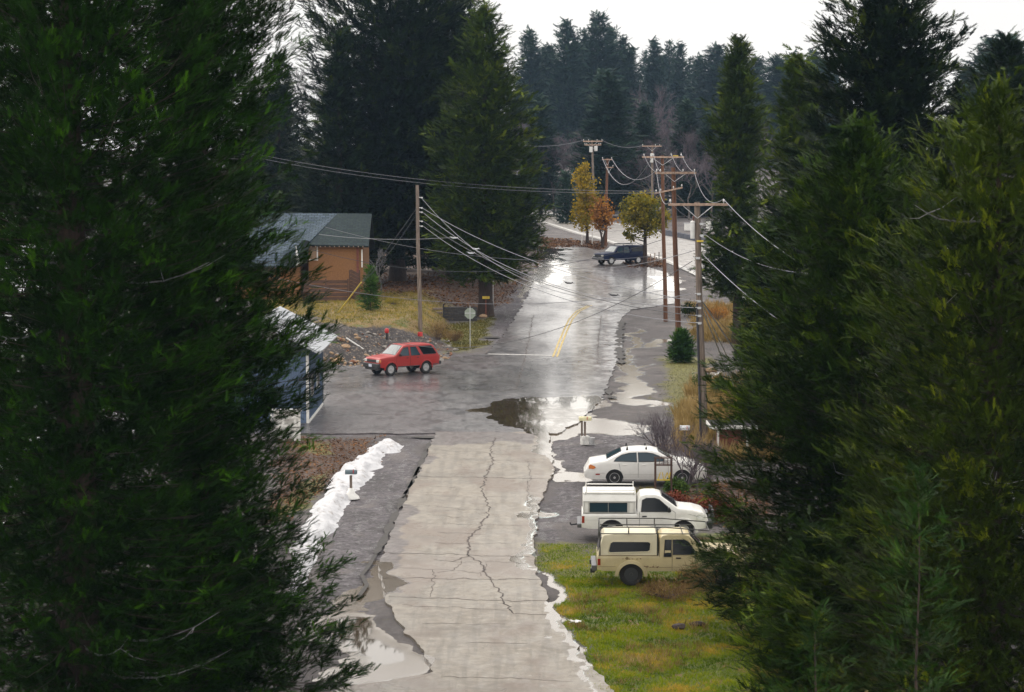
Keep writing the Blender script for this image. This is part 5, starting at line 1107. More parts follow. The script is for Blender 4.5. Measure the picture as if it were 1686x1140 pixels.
pC = utility_pole((1147, 333), (1160, 738), 99, .17, .13, wood_g, 'weathered grey pole with transformer, nearest to the camera, beyond the white sedan',
    arms=[(337, 1100, 1198, [1103, 1191], .11, 0)], tanks=[(1140, 364, 393, 7.5)], tags=[(1152, 397, .30, .08, yel)])
for v0, v1, dx in ((520, 650, -.16),): # conduit up the pole
    a, b = atd(1158, 735, 99), atd(1152, 500, 99); mb = MB(); mb.tube([a - Vector(pC.location) + Vector((-.12, -.16, 0)), b - Vector(pC.location) + Vector((-.14, -.13, 0))], .05, 8); mb.build('conduit', wire_d, pC, smooth=60)
mb = MB()
for i, (v, s_) in enumerate([(369, 1), (388, 1), (425, -1), (484, -1), (496, -1), (507, -1), (520, -1), (532, -1)]):
    p = atd(1150 + (v - 333) * .025, v, 99) - Vector(pC.location); mb.box(p + Vector((.10 * s_, -.16, 0)), (.16, .12, .10)); mb.tube([p + Vector((0, -.14, 0)), p + Vector((.28 * s_, -.2, .03))], .02, 5)
mb.build('hardware', galv, pC)
pB = utility_pole((1108, 276), (1117, 560), 157, .21, .15, wood_b, 'reddish brown pole with a broad pale crossarm, rising behind the small cone evergreen',
    arms=[(285, 1078, 1146, [1081, 1087, 1124, 1143], .16, 0), (319, 1079, 1122, [1081, 1088, 1108, 1121], .12, .7)])
pA = utility_pole((1090, 256), (1096, 508), 169, .17, .12, wood_b, 'slimmer reddish brown pole with a dark crossarm, left of the broad armed one',
    arms=[(259, 1057, 1126, [1060, 1076, 1105, 1121], .13, 0)], tags=[(1112, 257, .4, .08, yel)])
pF1 = utility_pole((974.5, 231), (980, 374), 290, .17, .13, wood_g, 'far pole with two transformers and a double crossarm above the yellow tree',
    arms=[(233, 960, 992, [961, 969, 983, 991], .16, 0), (239, 962, 990, [963, 966, 986, 989], .12, 0)], tanks=[(973, 242, 251, 5.5), (981, 241, 249, 5.5)])
pF2 = utility_pole((1074, 239), (1074, 374), 290, .17, .13, wood_g, 'far pole with a single transformer just left of the slim brown pole',
    arms=[(241, 1057, 1089, [1058, 1079, 1086], .14, 0)], tanks=[(1073, 253, 268, 5)])
pF3 = utility_pole((1000, 261), (997, 408), 240, .17, .13, wood_b, 'brown pole with a short crossarm standing beside the orange tree',
    arms=[(263, 991, 1008, [992, 1007], .12, 0), (276, 997, 1010, [1009], .10, 0)])
def wire(a, b, sag, label, r_=.022, m=None, n=22, name='power_line', cat='cable', ends=None):
    A, B = atd(*a), atd(*b); c = (A + B) / 2
    pts = [lerp3(A, B, i / n) - Vector((0, 0, sag * 4 * (i / n) * (1 - i / n))) - A for i in range(n + 1)]
    mb = MB(); mb.tube(pts, r_ * .85, 5); o = mb.build(name, m or wire_m, None, smooth=60); o.location = A; tag(o, label, cat, 'overhead lines between the poles'); return o
W = [ # start (u,v,D), end, sag, radius, material, label
 ((300, 226, 190), (1081, 315, 157), 1.2, .014, wire_m, 'upper of two long lines crossing above the bare pole from the left cedars'),
 ((300, 231, 190), (1088, 318, 157), 1.3, .014, wire_m, 'lower of two long lines crossing above the bare pole from the left cedars'),
 ((693, 325, 150), (1139, 484, 99), 2.6, .018, wire_m, 'thin sagging line from the highest bracket of the bare pole to the transformer pole'),
 ((694, 342, 150), (1143, 496, 99), .85, .021, wire_m, 'straightest thick cable of the bundle between bare pole and transformer pole'),
 ((695, 349, 150), (1142, 507, 99), 1.5, .021, wire_m, 'second cable of the bundle, with a small splice hanging over the road'),
 ((696, 364, 150), (1146, 520, 99), 1.15, .021, wire_d, 'dark cable of the bundle between bare pole and transformer pole'),
 ((696, 372, 150), (1145, 532, 99), 1.3, .020, wire_m, 'lowest cable of the bundle, meeting the transformer pole beneath the others'),
 ((525, 386, 165), (748, 391, 145), .25, .019, wire_m, 'pale line running level across the tan house roof to the cable splices'),
 ((512, 411, 165), (1090, 395, 160), 2.0, .022, wire_d, 'dark line passing just under the tan house eave and behind the bare pole'),
 ((535, 374, 168), (1092, 420, 169), 1.3, .018, wire_m, 'line sloping from the tan house roof toward the slim brown pole'),
 ((440, 455, 140), (1092, 478, 165), 1.4, .020, wire_m, 'long low line crossing before the yellow mailbox to the slim brown pole'),
 ((500, 500, 140), (1140, 430, 100), 3.4, .018, wire_d, 'low dark line drooping across the lawn toward the transformer pole'),
 ((1143, 283, 157), (1191, 328, 99), .9, .019, wire_m, 'line hanging from the right end of the broad crossarm to the transformer pole arm'),
 ((1081, 283, 157), (1103, 331, 99), .9, .020, wire_m, 'line hanging from the left end of the broad crossarm to the transformer pole arm'),
 ((1191, 328, 99), (1420, 480, 70), .5, .020, wire_m, 'line leaving the right end of the transformer pole arm over the dark cedar'),
 ((1103, 331, 99), (1138, 360, 99), .12, .012, wire_m, 'short jumper from the arm down to the transformer'),
 ((1158, 384, 99), (1330, 450, 85), .4, .016, wire_m, 'thin line leaving the transformer pole just below the transformer'),
 ((1156, 418, 99), (1300, 540, 80), .15, .021, wire_m, 'taut thick cable leaving the transformer pole below the yellow tag'),
 ((1152, 500, 99), (1216, 655, 112), .0, .034, galv, 'steepest pale guy wire on the right side of the transformer pole'),
 ((1154, 498, 99), (1228, 650, 114), .0, .030, galv, 'middle pale guy wire on the right side of the transformer pole'),
 ((1156, 496, 99), (1262, 655, 110), .0, .045, galv, 'thickest pale guy wire slanting farthest out from the transformer pole'),
 ((1158, 500, 99), (1290, 640, 108), .1, .014, wire_d, 'thin dark wire beside the guy wires of the transformer pole'),
 ((1060, 254, 169), (1081, 283, 157), .3, .02, wire_m, 'first jumper span between the two crossarm tops, leftmost'),
 ((1076, 253, 169), (1088, 283, 157), .3, .02, wire_m, 'second jumper span between the two crossarm tops'),
 ((1105, 252, 169), (1124, 283, 157), .3, .02, wire_m, 'third jumper span between the two crossarm tops'),
 ((1121, 251, 169), (1143, 283, 157), .3, .02, wire_m, 'rightmost jumper span between the two crossarm tops'),
 ((992, 261, 240), (1076, 254, 169), 2.6, .03, wire_m, 'deeply sagging line left of its twin, from the orange tree pole'),
 ((1007, 261, 240), (1105, 252, 169), 2.2, .03, wire_m, 'deeply sagging line right of its twin, from the orange tree pole'),
 ((991, 231, 290), (1058, 240, 290), .55, .035, wire_m, 'line between the two far poles with transformers'),
 ((800, 226, 290), (961, 231, 290), 1.0, .035, wire_m, 'line running left from the far pole above the yellow tree'),
 ((688, 340, 150), (595, 465, 146), .1, .014, wire_d, 'guy wire slanting down left from the bare pole to its yellow guard'),
 ((688, 350, 150), (592, 470, 146), .3, .012, wire_d, 'second thinner guy wire beside the one with the yellow guard'),
 ((1096, 400, 168), (1116, 396, 157), .2, .014, wire_m, 'short line linking the two brown poles halfway up'),
 ((870, 424, 180), (1146, 412, 100), .9, .018, wire_m, 'line crossing low in front of the dark blue pickup'),
]
for a, b, sg, r_, m_, lab in W: wire(a, b, sg, lab, r_, m_)
# splices on the bundle and brackets on the bare pole
P0 = Vector(pL.location); mb = MB()
for v in (325, 342, 349, 364, 372): p = atd(689, v, 150) - P0; mb.tube([p, p + Vector((.22, -.12, -.03))], .03, 6); mb.lathe([(.05, -.05), (.06, 0), (.05, .05)], c=p + Vector((.24, -.13, -.03)), n=8)
mb.build('hardware', porc, pL, smooth=50)
for u, v, D, lab in [(748, 391, 143, 'splice box where the thin line meets the bundle near the bare pole'), (783, 409, 140, 'double splice case on the cable bundle left of the road'), (776, 416, 140, 'lowest splice case on the cable bundle left of the road'), (937, 465, 123, 'splice loop hanging from the bundle over the road, nearer the bare pole'), (1011, 485, 114, 'splice loop hanging from the bundle over the road, nearer the transformer pole')]:
    mb = MB(); mb.tube([(-.22, 0, 0), (-.1, 0, -.06), (.1, 0, -.06), (.22, 0, 0)], .04, 6); mb.tube([(-.3, 0, .04), (.3, 0, -.06)], .015, 5); o = mb.build('splice_case', wire_d if u > 900 else galv, None, smooth=60); o.location = atd(u, v, D); tag(o, lab, 'cable splice')
a, b = at(556, 514), atd(595, 465, 146); mb = MB(); mb.tube([(0, 0, -.1), b - a], .045, 8); o = mb.build('guy_wire_guard', yel, None, smooth=60); o.location = a; tag(o, 'long yellow plastic guard on the guy wire standing in the lawn', 'wire guard')
# ============================================================ BUILDINGS, SIGNS, SMALL THINGS
stucco = mat('tan_stucco', (.22, .104, .040), .9, noise=.12, nscale=8, bump=.3); white_w = mat('white_woodwork', (.70, .69, .66), .6, noise=.08); brown_w = mat('dark_brown_boards', (.075, .040, .028), .85, noise=.4, nscale=4, stretch=(.5, 1, 6)); red_w = mat('red_brown_post', (.15, .045, .03), .8, noise=.2)
blue_w = mat('blue_grey_boards', (.085, .125, .20), .7, noise=.25, nscale=7, stretch=(3, 3, .4)); roof_grey = mat('grey_metal_roof', (.40, .42, .45), .4, metal=.2, noise=.12, nscale=3)
def shingle(name, c1, c2, row=.22):
    g = G(name); v = g.t.nodes.new('ShaderNodeTexBrick'); v.inputs['Scale'].default_value = 1.0; v.inputs['Brick Width'].default_value = .45; v.inputs['Row Height'].default_value = row; v.inputs['Mortar Size'].default_value = .022
    v.inputs['Color1'].default_value = (*c1, 1); v.inputs['Color2'].default_value = (*c2, 1); v.inputs['Mortar'].default_value = (.02, .025, .03, 1); g.t.links.new(g.t.nodes.new('ShaderNodeTexCoord').outputs['UV'], v.inputs['Vector'])
    n = g.noise(5, 4); c = g.mix(g.math('MULTIPLY', g.rng(n, .45, .7), .5), v.outputs[0], (.05, .07, .05)); g.done(c, .85, g.bump(v.outputs['Fac'], .5, .02), .15); return g.m
sh_l = shingle('slate_shingles_lit', (.095, .125, .165), (.055, .075, .10)); sh_d = shingle('slate_shingles_shaded', (.034, .047, .052), (.022, .033, .038))  # same shingles; difference in light between the roof planes put into the colours
def slab(name, P, th, m, parent, O, uvs=True):
    """roof plane: outer polygon given in world points, given thickness downwards"""
    P = [Vector(p) - O for p in P]; n = len(P); nrm = (P[1] - P[0]).cross(P[2] - P[0]).normalized(); nrm = nrm if nrm.z > 0 else -nrm
    mb = MB(); mb.add(P + [p - nrm * th for p in P], [tuple(range(n)), tuple(range(n, 2 * n))[::-1]] + [(k, (k + 1) % n, n + (k + 1) % n, n + k) for k in range(n)]); o = mb.build(name, m, parent)
    ux = Vector((1, 0, 0)); uy = nrm.cross(ux).normalized(); uv = o.data.uv_layers.new(name='uv')
    for l in o.data.loops: v = o.data.vertices[l.vertex_index].co; uv.data[l.index].uv = (v.dot(ux), v.dot(uy))
    return o
# tan house
O = atd(555, 490, 172); O.z = float(gz(O.x, O.y)); hs = empty('house', O, 0, 'tan stucco house with slate grey shingle roof half hidden by the left cedar', 'house')
X = lambda u, D: atd(u, 400, D).x - O.x
def wbox(name, x0, x1, y0, y1, z0, z1, m, par=None, bev=0): mb = MB(); mb.box(((x0 + x1) / 2, (y0 + y1) / 2, (z0 + z1) / 2), (x1 - x0, y1 - y0, z1 - z0)); return mb.build(name, m, par or hs, bevel=bev)
ze = 6.30 - O.z
wbox('wall', X(508, 172), X(598, 172), 0, 7, -.4, ze, stucco); wbox('wall', X(380, 171), X(492, 171), -.6, 7, -.4, ze - 1.35, stucco)
slab('roof', [atd(556, 351.5, 175.5), atd(612, 352, 175.5), atd(607, 405, 171.4), atd(506, 403, 171.4)], .16, sh_d, hs, O)
slab('roof', [atd(380, 350, 175.5), atd(556, 351.5, 175.5), atd(506, 402, 171.3), atd(486, 438, 170.1), atd(380, 438, 170.1)], .16, sh_l, hs, O)
bk0, bk1 = atd(380, 350, 175.5), atd(612, 352, 175.5); slab('roof', [bk0 + Vector((0, .02, 0)), bk1 + Vector((0, .02, 0)), bk1 + Vector((0, 4.2, -3)), bk0 + Vector((0, 4.2, -3))], .14, sh_d, hs, O)
gm = MB(); gm.add([(X(598, 172), 0, ze - .15), (X(598, 172), 7, ze - .15), (X(598, 172), 3.5, ze + 2.3), (X(598, 172) - .15, 0, ze - .15), (X(598, 172) - .15, 7, ze - .15), (X(598, 172) - .15, 3.5, ze + 2.3)], [(0, 1, 2), (3, 5, 4), (0, 3, 4, 1), (1, 4, 5, 2), (2, 5, 3, 0)]); gm.build('gable', stucco, hs)
slab('fascia', [atd(487, 404, 171.0), atd(494, 432, 170.3), atd(487, 438, 170.2)], .1, white_w, hs, O); mb = MB(); mb.tube([atd(503, 397, 171) - O, atd(500, 430, 170.6) - O], .32, 10); mb.build('roof_valley_cap', roof_grey if 0 else sh_d, hs, smooth=60)
wn = wbox('window', X(510, 172), X(521, 172), -.03, .05, ze - 1.05, ze - .12, mat('curtained_glass', (.32, .20, .12), .2), hs); f = MB(); a0, a1 = X(509, 172), X(522.5, 172)
for q in (a1,): f.box((q, -.06, ze - .6), (.10, .08, 1.15))
f.box(((a0 + a1) / 2, -.06, ze - 1.1), (a1 - a0, .08, .09)); f.build('window_frame', white_w, wn)
wbox('corner_post', X(587, 172), X(590.5, 172), -.14, -.0, -.3, ze - .1, red_w); wbox('window_trim', X(595, 172), X(597, 172), -.10, -.0, ze - 1.7, ze - .3, white_w)
mb = MB()
for k in range(12): mb.box((X(512 + k * 7.8, 171.6), -.35, ze - .05), (.07, .5, .1))
mb.build('rafter_end', wood_arm, hs)
# board fence and lattice beside the house
def fence(name, u0, u1, v0, v1, nb_, D, lab, diag=False, m=brown_w):
    A, B = atd(u0, v1, D), atd(u1, v1, D); A.z = float(gz(A.x, A.y)); e = empty(name, A, 0, lab, 'fence'); w_ = B.x - A.x; h = (v1 - v0) * D / F_PX
    npst = max(2, int(w_ / 1.2) + 1)
    for k in range(npst): q = MB(); q.box((w_ * k / (npst - 1), .05, h / 2), (.11, .11, h + .15)); q.build('post', m, e, bevel=.01)
    q = MB()
    for k in range(nb_): z = h * (k + .5) / nb_; q.box((w_ / 2, -.03 + .01 * (k % 2), z), (w_, .03, h / nb_ * .80), mat=Matrix.Rotation((-.0 if not diag else .5), 3, 'Y') @ Matrix.Rotation(rnd.uniform(-.01, .01), 3, 'Z'))
    q.build('board_panel', m, e)
fence('board_fence', 500, 573, 455, 490, 5, 168, 'low fence of wide dark brown horizontal boards before the tan house')
fence('lattice_fence', 576, 592, 436, 484, 8, 169, 'taller narrow panel of slanting boards between the fence and the red brown post', diag=True)
# blue garage on the left
O = at(507, 697); O.z = 0; gg = empty('garage', O, 0, 'blue grey board garage with grey metal roof behind the left cedars', 'garage')
def gbox(name, x0, x1, y0, y1, z0, z1, m, par=None): mb = MB(); mb.box(((x0 + x1) / 2, (y0 + y1) / 2, (z0 + z1) / 2), (x1 - x0, y1 - y0, z1 - z0)); return mb.build(name, m, par or gg)
gbox('wall', -4.6, -.02, 0, 8.2, -.2, 3.5, blue_w)
q = MB(); 
for k in range(26): q.box((.0, .3 + k * .30, 1.7), (.05, .06, 3.4))
q.build('board_batten', blue_w, gg)
gbox('corner_trim', -.07, .06, -.06, .07, 0, 3.5, white_w); gbox('corner_trim', -.07, .07, 8.14, 8.28, 0, 3.5, mat('slate_trim', (.12, .14, .17), .6)); gbox('base_board', -.06, .07, .1, 8.1, 0, .12, white_w)
for y in (1.2, 4.6): fr = gbox('window_frame', .01, .07, y, y + 1.3, 1.2, 2.2, white_w); gbox('window', .075, .085, y + .08, y + 1.22, 1.28, 2.12, glass_d, fr)
def roofp(pts, m): slab('roof', [Vector(p) + O for p in pts], .12, m, gg, O)
roofp([(.75, -1.2, 3.62), (.75, 9.3, 3.62), (-2.3, 9.3, 5.2), (-2.3, -1.2, 5.2)], roof_grey); roofp([(-5.4, -1.2, 3.62), (-5.4, 9.3, 3.62), (-2.31, 9.3, 5.2), (-2.31, -1.2, 5.2)], roof_grey)
# white railing by the drive
O = at(486, 726); e = empty('white_railing', O, 0, 'short white wooden railing corner at the edge of the left cedar below the garage', 'railing')
for x in (-1.1, -.55, 0, .2): q = MB(); q.box((x, 0, .68), (.10, .10, 1.36)); q.build('post', white_w, e, bevel=.01)
for z in (.25, .7, 1.1): q = MB(); q.box((-.45, -.07, z), (1.35, .03, .10)); q.build('rail', white_w, e)
q = MB(); q.box((-.45, .1, 1.42), (1.5, .5, .07)); q.box((-.45, .42, .7), (1.2, .04, 1.3)); q.build('top_board', white_w, e)
# low hutch on the right
O = at(1182, 748); e = empty('garden_hutch', O, 0, 'low garden hutch with flat dark roof and white fascia at the cedar edge', 'hutch')
def hb(name, c, d, m): q = MB(); q.box(c, d); return q.build(name, m, e, bevel=.005)
hb('wall', (.75, .8, .55), (1.4, 1.2, 1.1), red_w); hb('corner_post', (0, 0, .6), (.09, .09, 1.2), white_w); hb('corner_post', (1.3, 0, .6), (.09, .09, 1.2), white_w); hb('roof', (.70, .65, 1.32), (2.1, 2.0, .05), mat('tar_roof', (.03, .025, .028), .9)); hb('fascia', (.70, -.37, 1.24), (2.1, .04, .16), white_w); hb('fascia', (-.37, .65, 1.24), (.04, 2.0, .16), white_w)
# mailboxes
def mailbox(u, v, h, boxm, postm, label, bw=.50, br=.14, base=None, lean=0):
    O = at(u, v); e = empty('mailbox', O, R(lean), label, 'mailbox', 'roadside mailboxes'); q = MB(); q.box((0, 0, h / 2 - .1), (.10, .10, h + .1)); q.build('post', postm, e, bevel=.01)
    P = [(br, 0)] + [(br * math.cos(a), br * .75 + br * math.sin(a)) for a in [math.pi * k / 8 for k in range(9)]] + [(-br, 0)]; n = len(P); V = [(-bw / 2, y, h + z) for y, z in P] + [(bw / 2, y, h + z) for y, z in P]
    q = MB(); q.add(V, [tuple(range(n)), tuple(range(n, 2 * n))] + [(k, (k + 1) % n, n + (k + 1) % n, n + k) for k in range(n)]); q.build('box', boxm, e, smooth=40)
    q = MB(); q.box((bw / 2 + .012, 0, h + br * .8), (.02, br * 1.7, br * 1.5)); q.build('door', boxm, e, bevel=.02); q = MB(); q.box((.1, -br - .01, h + .12), (.03, .01, .16)); q.build('flag', redm, e)
    if base == 'blocks':
        q = MB(); q.box((0, 0, .19), (.36, .34, .42), .3); q.build('footing', mat('whitewashed_block', (.62, .61, .58), .8, noise=.2), e, bevel=.03)
        q = MB(); q.lathe([(.13, 0), (.16, .3), (.16, .32), (.14, .30), (.01, .29)], c=(.30, -.05, 0), n=12); q.build('bucket', mat('grey_bucket', (.4, .4, .4), .6), e, smooth=40); q = MB(); q.box((-.14, 0, .75), (.09, .10, .9)); q.build('brace_post', wood_g, e)
    if base == 'snow': q = MB(); q.lathe([(.34, 0), (.30, .10), (.16, .22), (.10, .40), (.02, .42)], n=10); q.build('snow_heap', white_w, e, smooth=60)
mailbox(963, 732, 1.10, mat('pale_yellow_paint', (.62, .58, .36), .5, noise=.1), wood_g, 'pale yellow mailbox on grey posts with whitewashed block foot by the puddle', bw=.56, br=.11, base='blocks')
mailbox(578, 821, .95, mat('slate_mailbox_paint', (.10, .14, .16), .4, noise=.1), wood_g, 'slate grey mailbox on a post beside the snow ridge', bw=.44, br=.10, base='snow')
mailbox(800, 521, 1.38, yel, red_w, 'bright yellow mailbox on a brown post below the light green cedar', bw=.55, br=.12)
mailbox(1127, 737, .80, galv, wood_g, 'bare metal mailbox in the dry grass left of the transformer pole', bw=.44, br=.12)
# stop sign seen from behind and the other roadside signs
O = at(774, 573); e = empty('stop_sign', O, 0, 'octagonal stop sign seen from its pale back at the junction', 'road sign'); zc = (573 - 516) * O.y / F_PX; r_ = .40
def disc(n, r, z, y0, y1, a0=0): q = MB(); P = [(r * math.cos(2 * math.pi * k / n + a0), r * math.sin(2 * math.pi * k / n + a0)) for k in range(n)]; q.add([(x, y0, z + w_) for x, w_ in P] + [(x, y1, z + w_) for x, w_ in P], [tuple(range(n)), tuple(range(n, 2 * n))[::-1]] + [(k, (k + 1) % n, n + (k + 1) % n, n + k) for k in range(n)]); return q
disc(8, r_, zc, 0, .012, math.pi / 8).build('plate', mat('sign_back_aluminium', (.27, .31, .25), .5, noise=.08), e); disc(8, r_ * .98, zc, .013, .018, math.pi / 8).build('red_face', redm, e)
q = MB(); q.tube([(0, -.02, 0), (0, -.02, zc + r_ + .12)], .03, 6); q.build('post', galv, e); q = MB(); q.box((0, -.01, zc + .02), (r_ * 1.8, .02, .05)); q.build('rail', galv, e)
O = at(812, 507); e = empty('yield_sign', O, 0, 'dark triangular sign seen from behind on a thin post under the light green cedar', 'road sign'); zc = (507 - 448) * O.y / F_PX
disc(3, .42, zc, 0, .012, -math.pi / 2).build('plate', mat('dark_sign_back', (.07, .09, .11), .5), e); q = MB(); q.tube([(0, .03, 0), (0, .03, zc + .3)], .03, 6); q.build('post', galv, e)
O = at(637, 566, .1); e = empty('marker_post', O, 0, 'dark post with a bright red cap on the rubble bank above the red vehicle', 'marker'); q = MB(); q.tube([(0, 0, -.2), (0, 0, .62)], .07, 8); q.build('post', trim_b, e, smooth=60); q = MB(); q.lathe([(.11, .60), (.14, .66), (.14, .82), (.10, .90), (.01, .93)], n=12); q.build('cap', redm, e, smooth=40)
O = at(692, 557); q = MB(); q.lathe([(.17, 0), (.17, .25), (.165, .27)], n=12); o = q.build('pole_band', redm, None, smooth=40); o.location = O + Vector((0, -.12, .15)); tag(o, 'small red reflector band at the foot of the bare pole', 'reflector')
for u, v, h, lab in [(1071, 434, .95, 'first short pale post behind the dark blue pickup'), (1078, 435, 1.1, 'second short pale post behind the dark blue pickup'), (1085, 430, .9, 'dark short post nearest the slim brown pole'), (789, 492, 1.0, 'thin white marker stake against the light green cedar trunk'), (975, 402, 1.3, 'thin pale stake right of the yellow tree trunk'), (958, 404, 1.1, 'thin pale stake left of the yellow tree trunk')]:
    O = at(u, v); q = MB(); q.box((0, 0, h / 2), (.09, .05, h)); q.box((0, -.03, h - .12), (.07, .012, .14)); o = q.build('marker_stake', wood_arm if u > 1000 and v != 430 else (wood_g if v == 430 else white_w), None, bevel=.01); o.location = O; tag(o, lab, 'stake', 'roadside stakes')
# garden arch
O = at(1092, 818); e = empty('garden_arch', O, 0, 'rusty metal garden arch with yellow ornament before the white sedan', 'garden arch'); rust2 = mat('rusty_iron', (.075, .040, .028), .8, noise=.3)
for x in (-.30, .32): 
    for y in (0, .35): q = MB(); q.tube([(x, y, 0), (x, y, 1.52)], .035, 6); q.build('post', rust2, e, smooth=60)
for z in (1.50, 1.22): q = MB(); q.tube([(-.34, 0, z), (.36, 0, z)], .022, 6); q.tube([(-.34, .35, z), (.36, .35, z)], .02, 6); q.build('rail', rust2, e, smooth=60)
q = MB()
for k in range(5): q.tube([(-.30 + k * .155, 0, 1.22), (-.30 + k * .155, 0, 1.50)], .012, 5)
q.build('lattice', rust2, e)
q = MB(); q.box((0, -.03, .66), (.52, .02, .05)); 
for x, a in ((-.16, .3), (-.02, -.2), (.10, .35), (.19, -.35), (.24, .1)): q.box((x, -.03, .82), (.035, .02, .28), mat=Matrix.Rotation(a, 3, 'Y'))
q.build('yellow_ornament', yel, e)
# timber steps and retaining wall under the cedar
O = at(742, 530); e = empty('retaining_wall', O, 0, 'dark timber retaining wall with steps below the light green cedar', 'retaining wall'); dt = mat('dark_timber', (.035, .032, .032), .9, noise=.3)
for k in range(5): q = MB(); q.box((.7, .3 + .0, .12 + k * .22), (2.6, .22, .20)); q.build('timber', dt, e, bevel=.02)
for k in range(4): q = MB(); q.box((-1.1, .9 * k * .5, .1 + k * .26), (.9, .4, .16)); q.build('step', wood_g, e, bevel=.02)
q = MB(); q.box((-.55, .1, .65), (.1, .1, 1.4)); q.build('post', dt, e)
# far right: tanks and low wall across the highway
O = at(1168, 384); e = empty('white_tank', O, 0, 'upright white cylinder tank across the highway right of the transformer', 'tank'); q = MB(); q.lathe([(.42, .25), (.42, 1.3), (.36, 1.42), (.01, 1.46)], n=18); q.build('body', white_w, e, smooth=40); q = MB(); q.box((0, 0, .13), (.3, .3, .26)); q.build('stand', trim_b, e)
O = at(1132, 380); e = empty('white_bin', O, 0, 'squat white utility box across the highway left of the transformer', 'utility box'); q = MB(); q.box((0, 0, .45), (.8, .6, .9)); q.build('body', white_w, e, bevel=.04); q = MB(); q.box((0, 0, .93), (.9, .7, .08)); q.build('lid', galv, e, bevel=.02)
A, B = at(1096, 388), at(1200, 412); q = MB(); d = B - A; n = 12
for k in range(n): t = (k + .5) / n; q.box(d * t + Vector((0, 0, .35)), (d.length / n + .0, .35, .7 + .003 * (k % 2)), math.atan2(d.y, d.x))
o = q.build('low_wall', mat('dark_stone', (.06, .065, .085), .9, noise=.3, nscale=2), None, bevel=.03); o.location = A; tag(o, 'low dark wall along the far side of the highway behind the brown poles', 'wall')
# rocks
def rock_mesh(seed, s=(1, .8, .6)):
    r = random.Random(seed); bm = bmesh.new(); bmesh.ops.create_icosphere(bm, subdivisions=2, radius=1)
    pl = [(Vector((r.gauss(0, 1), r.gauss(0, 1), r.gauss(0, 1))).normalized(), r.uniform(.55, .9)) for _ in range(9)]
    for v in bm.verts:
        for n_, d in pl:
            k = v.co.dot(n_)
            if k > d: v.co -= n_ * (k - d)
        v.co = Vector((v.co.x * s[0], v.co.y * s[1], v.co.z * s[2]))
    me = bpy.data.meshes.new('rock'); bm.to_mesh(me); bm.free(); return me
rock_c = [mat('rock_grey', (.23, .21, .19), .9, noise=.35, nscale=4), mat('rock_tan', (.30, .20, .12), .9, noise=.3, nscale=4), mat('rock_rusty', (.22, .10, .055), .9, noise=.3, nscale=4)]
rm = [rock_mesh(k) for k in range(6)]
def rubble():
    r = random.Random(4); V = []; F = []; MI = []; cnt = 0
    while cnt < 560:
        u, v = r.uniform(520, 745), r.uniform(545, 604)
        if v < 545 + abs(u - 620) * .12 or v > 604 - max(0, u - 700) * .3: continue
        p = at(u, v); s = r.uniform(.04, .13) * (1.9 if r.random() < .12 else 1) * (1.3 if v > 580 and u < 620 else 1); me = rm[r.randrange(6)]; M = Matrix.Rotation(r.uniform(0, 6.28), 3, 'Z') @ Matrix.Rotation(r.uniform(-.5, .5), 3, 'X'); o = len(V)
        V += [M @ (q.co * s) + p + Vector((0, 0, s * .2)) for q in me.vertices]; F += [tuple(i + o for i in f.vertices) for f in me.polygons]; MI += [r.choice((0, 0, 0, 1, 2) if u > 600 else (0, 1, 1, 2))] * len(me.polygons); cnt += 1
    np_mesh('rubble', np.array([list(v) for v in V]), np.array(F), rock_c, mi=MI); tag(bpy.context.scene.objects['rubble'], kind='stuff')
rubble()
for k, (u, v, s, ci, lab) in enumerate([(568, 573, .42, 1, 'large tan boulder at the left end of the rubble bank'), (553, 596, .40, 1, 'tan boulder at the foot of the bank beside the garage'), (545, 584, .30, 1, 'smaller tan boulder just above the foot of the bank'), (582, 580, .30, 2, 'rusty boulder under the white pipe'), (607, 549, .26, 0, 'pale grey rock near the top of the rubble bank'), (660, 548, .22, 0, 'pale rock right of the red capped post'),
        (795, 522, .38, 1, 'pale yellow rock at the foot of the light green cedar'), (750, 577, .24, 0, 'grey rock where the rubble bank meets the road'), (1174, 622, .52, 0, 'grey boulder beside the leaning board at the wood pile'), (1170, 612, .42, 1, 'rounded tan boulder topping the wood pile'), (1190, 632, .40, 0, 'dark grey boulder behind the orange bush'), (1118, 1034, .30, 2, 'dark clod of earth on the grass, the left of the pair'), (1148, 1030, .28, 2, 'dark clod of earth on the grass, the right of the pair')]):
    o = bpy.data.objects.new('boulder' if v < 1000 else 'earth_clod', rm[k % 6].copy()); COL.objects.link(o); o.data.materials.append(rock_c[ci] if v < 1000 else mat('wet_earth', (.035, .022, .016), .9, noise=.3)); o.scale = (s, s * .9, s * .8 if v < 1000 else s * .5); o.rotation_euler = (0, 0, k); o.location = at(u, v, s * .15); tag(o, lab, 'rock' if v < 1000 else 'clod', 'scattered rocks' if v < 1000 else None)
a, b = at(570, 563, .25), at(598, 578, .12); q = MB(); q.tube([(0, 0, 0), b - a], .05, 8); o = q.build('pipe', white_w, None, smooth=60); o.location = a; tag(o, 'white pipe lying across the rubble bank', 'pipe')
a = at(640, 561, .2); q = MB(); q.tube([(0, 0, 0), (1.1, .1, .08), (1.9, .0, .04), (2.0, -.1, -.5)], [.03, .025, .02, .015], 5); o = q.build('fallen_branch', bark_pale, None); o.location = a; tag(o, 'thin pale fallen branch on the bank right of the red capped post', 'branch')
A = at(1178, 628); q = MB(); q.box((.3, 0, .55), (1.6, .28, .05), mat=Matrix.Rotation(-.55, 3, 'Y')); o = q.build('leaning_board', galv, None, bevel=.01); o.location = A; tag(o, 'weathered grey board leaning on the boulders right of the transformer pole', 'board')
O = at(947, 1026); q = MB(); r = random.Random(3)
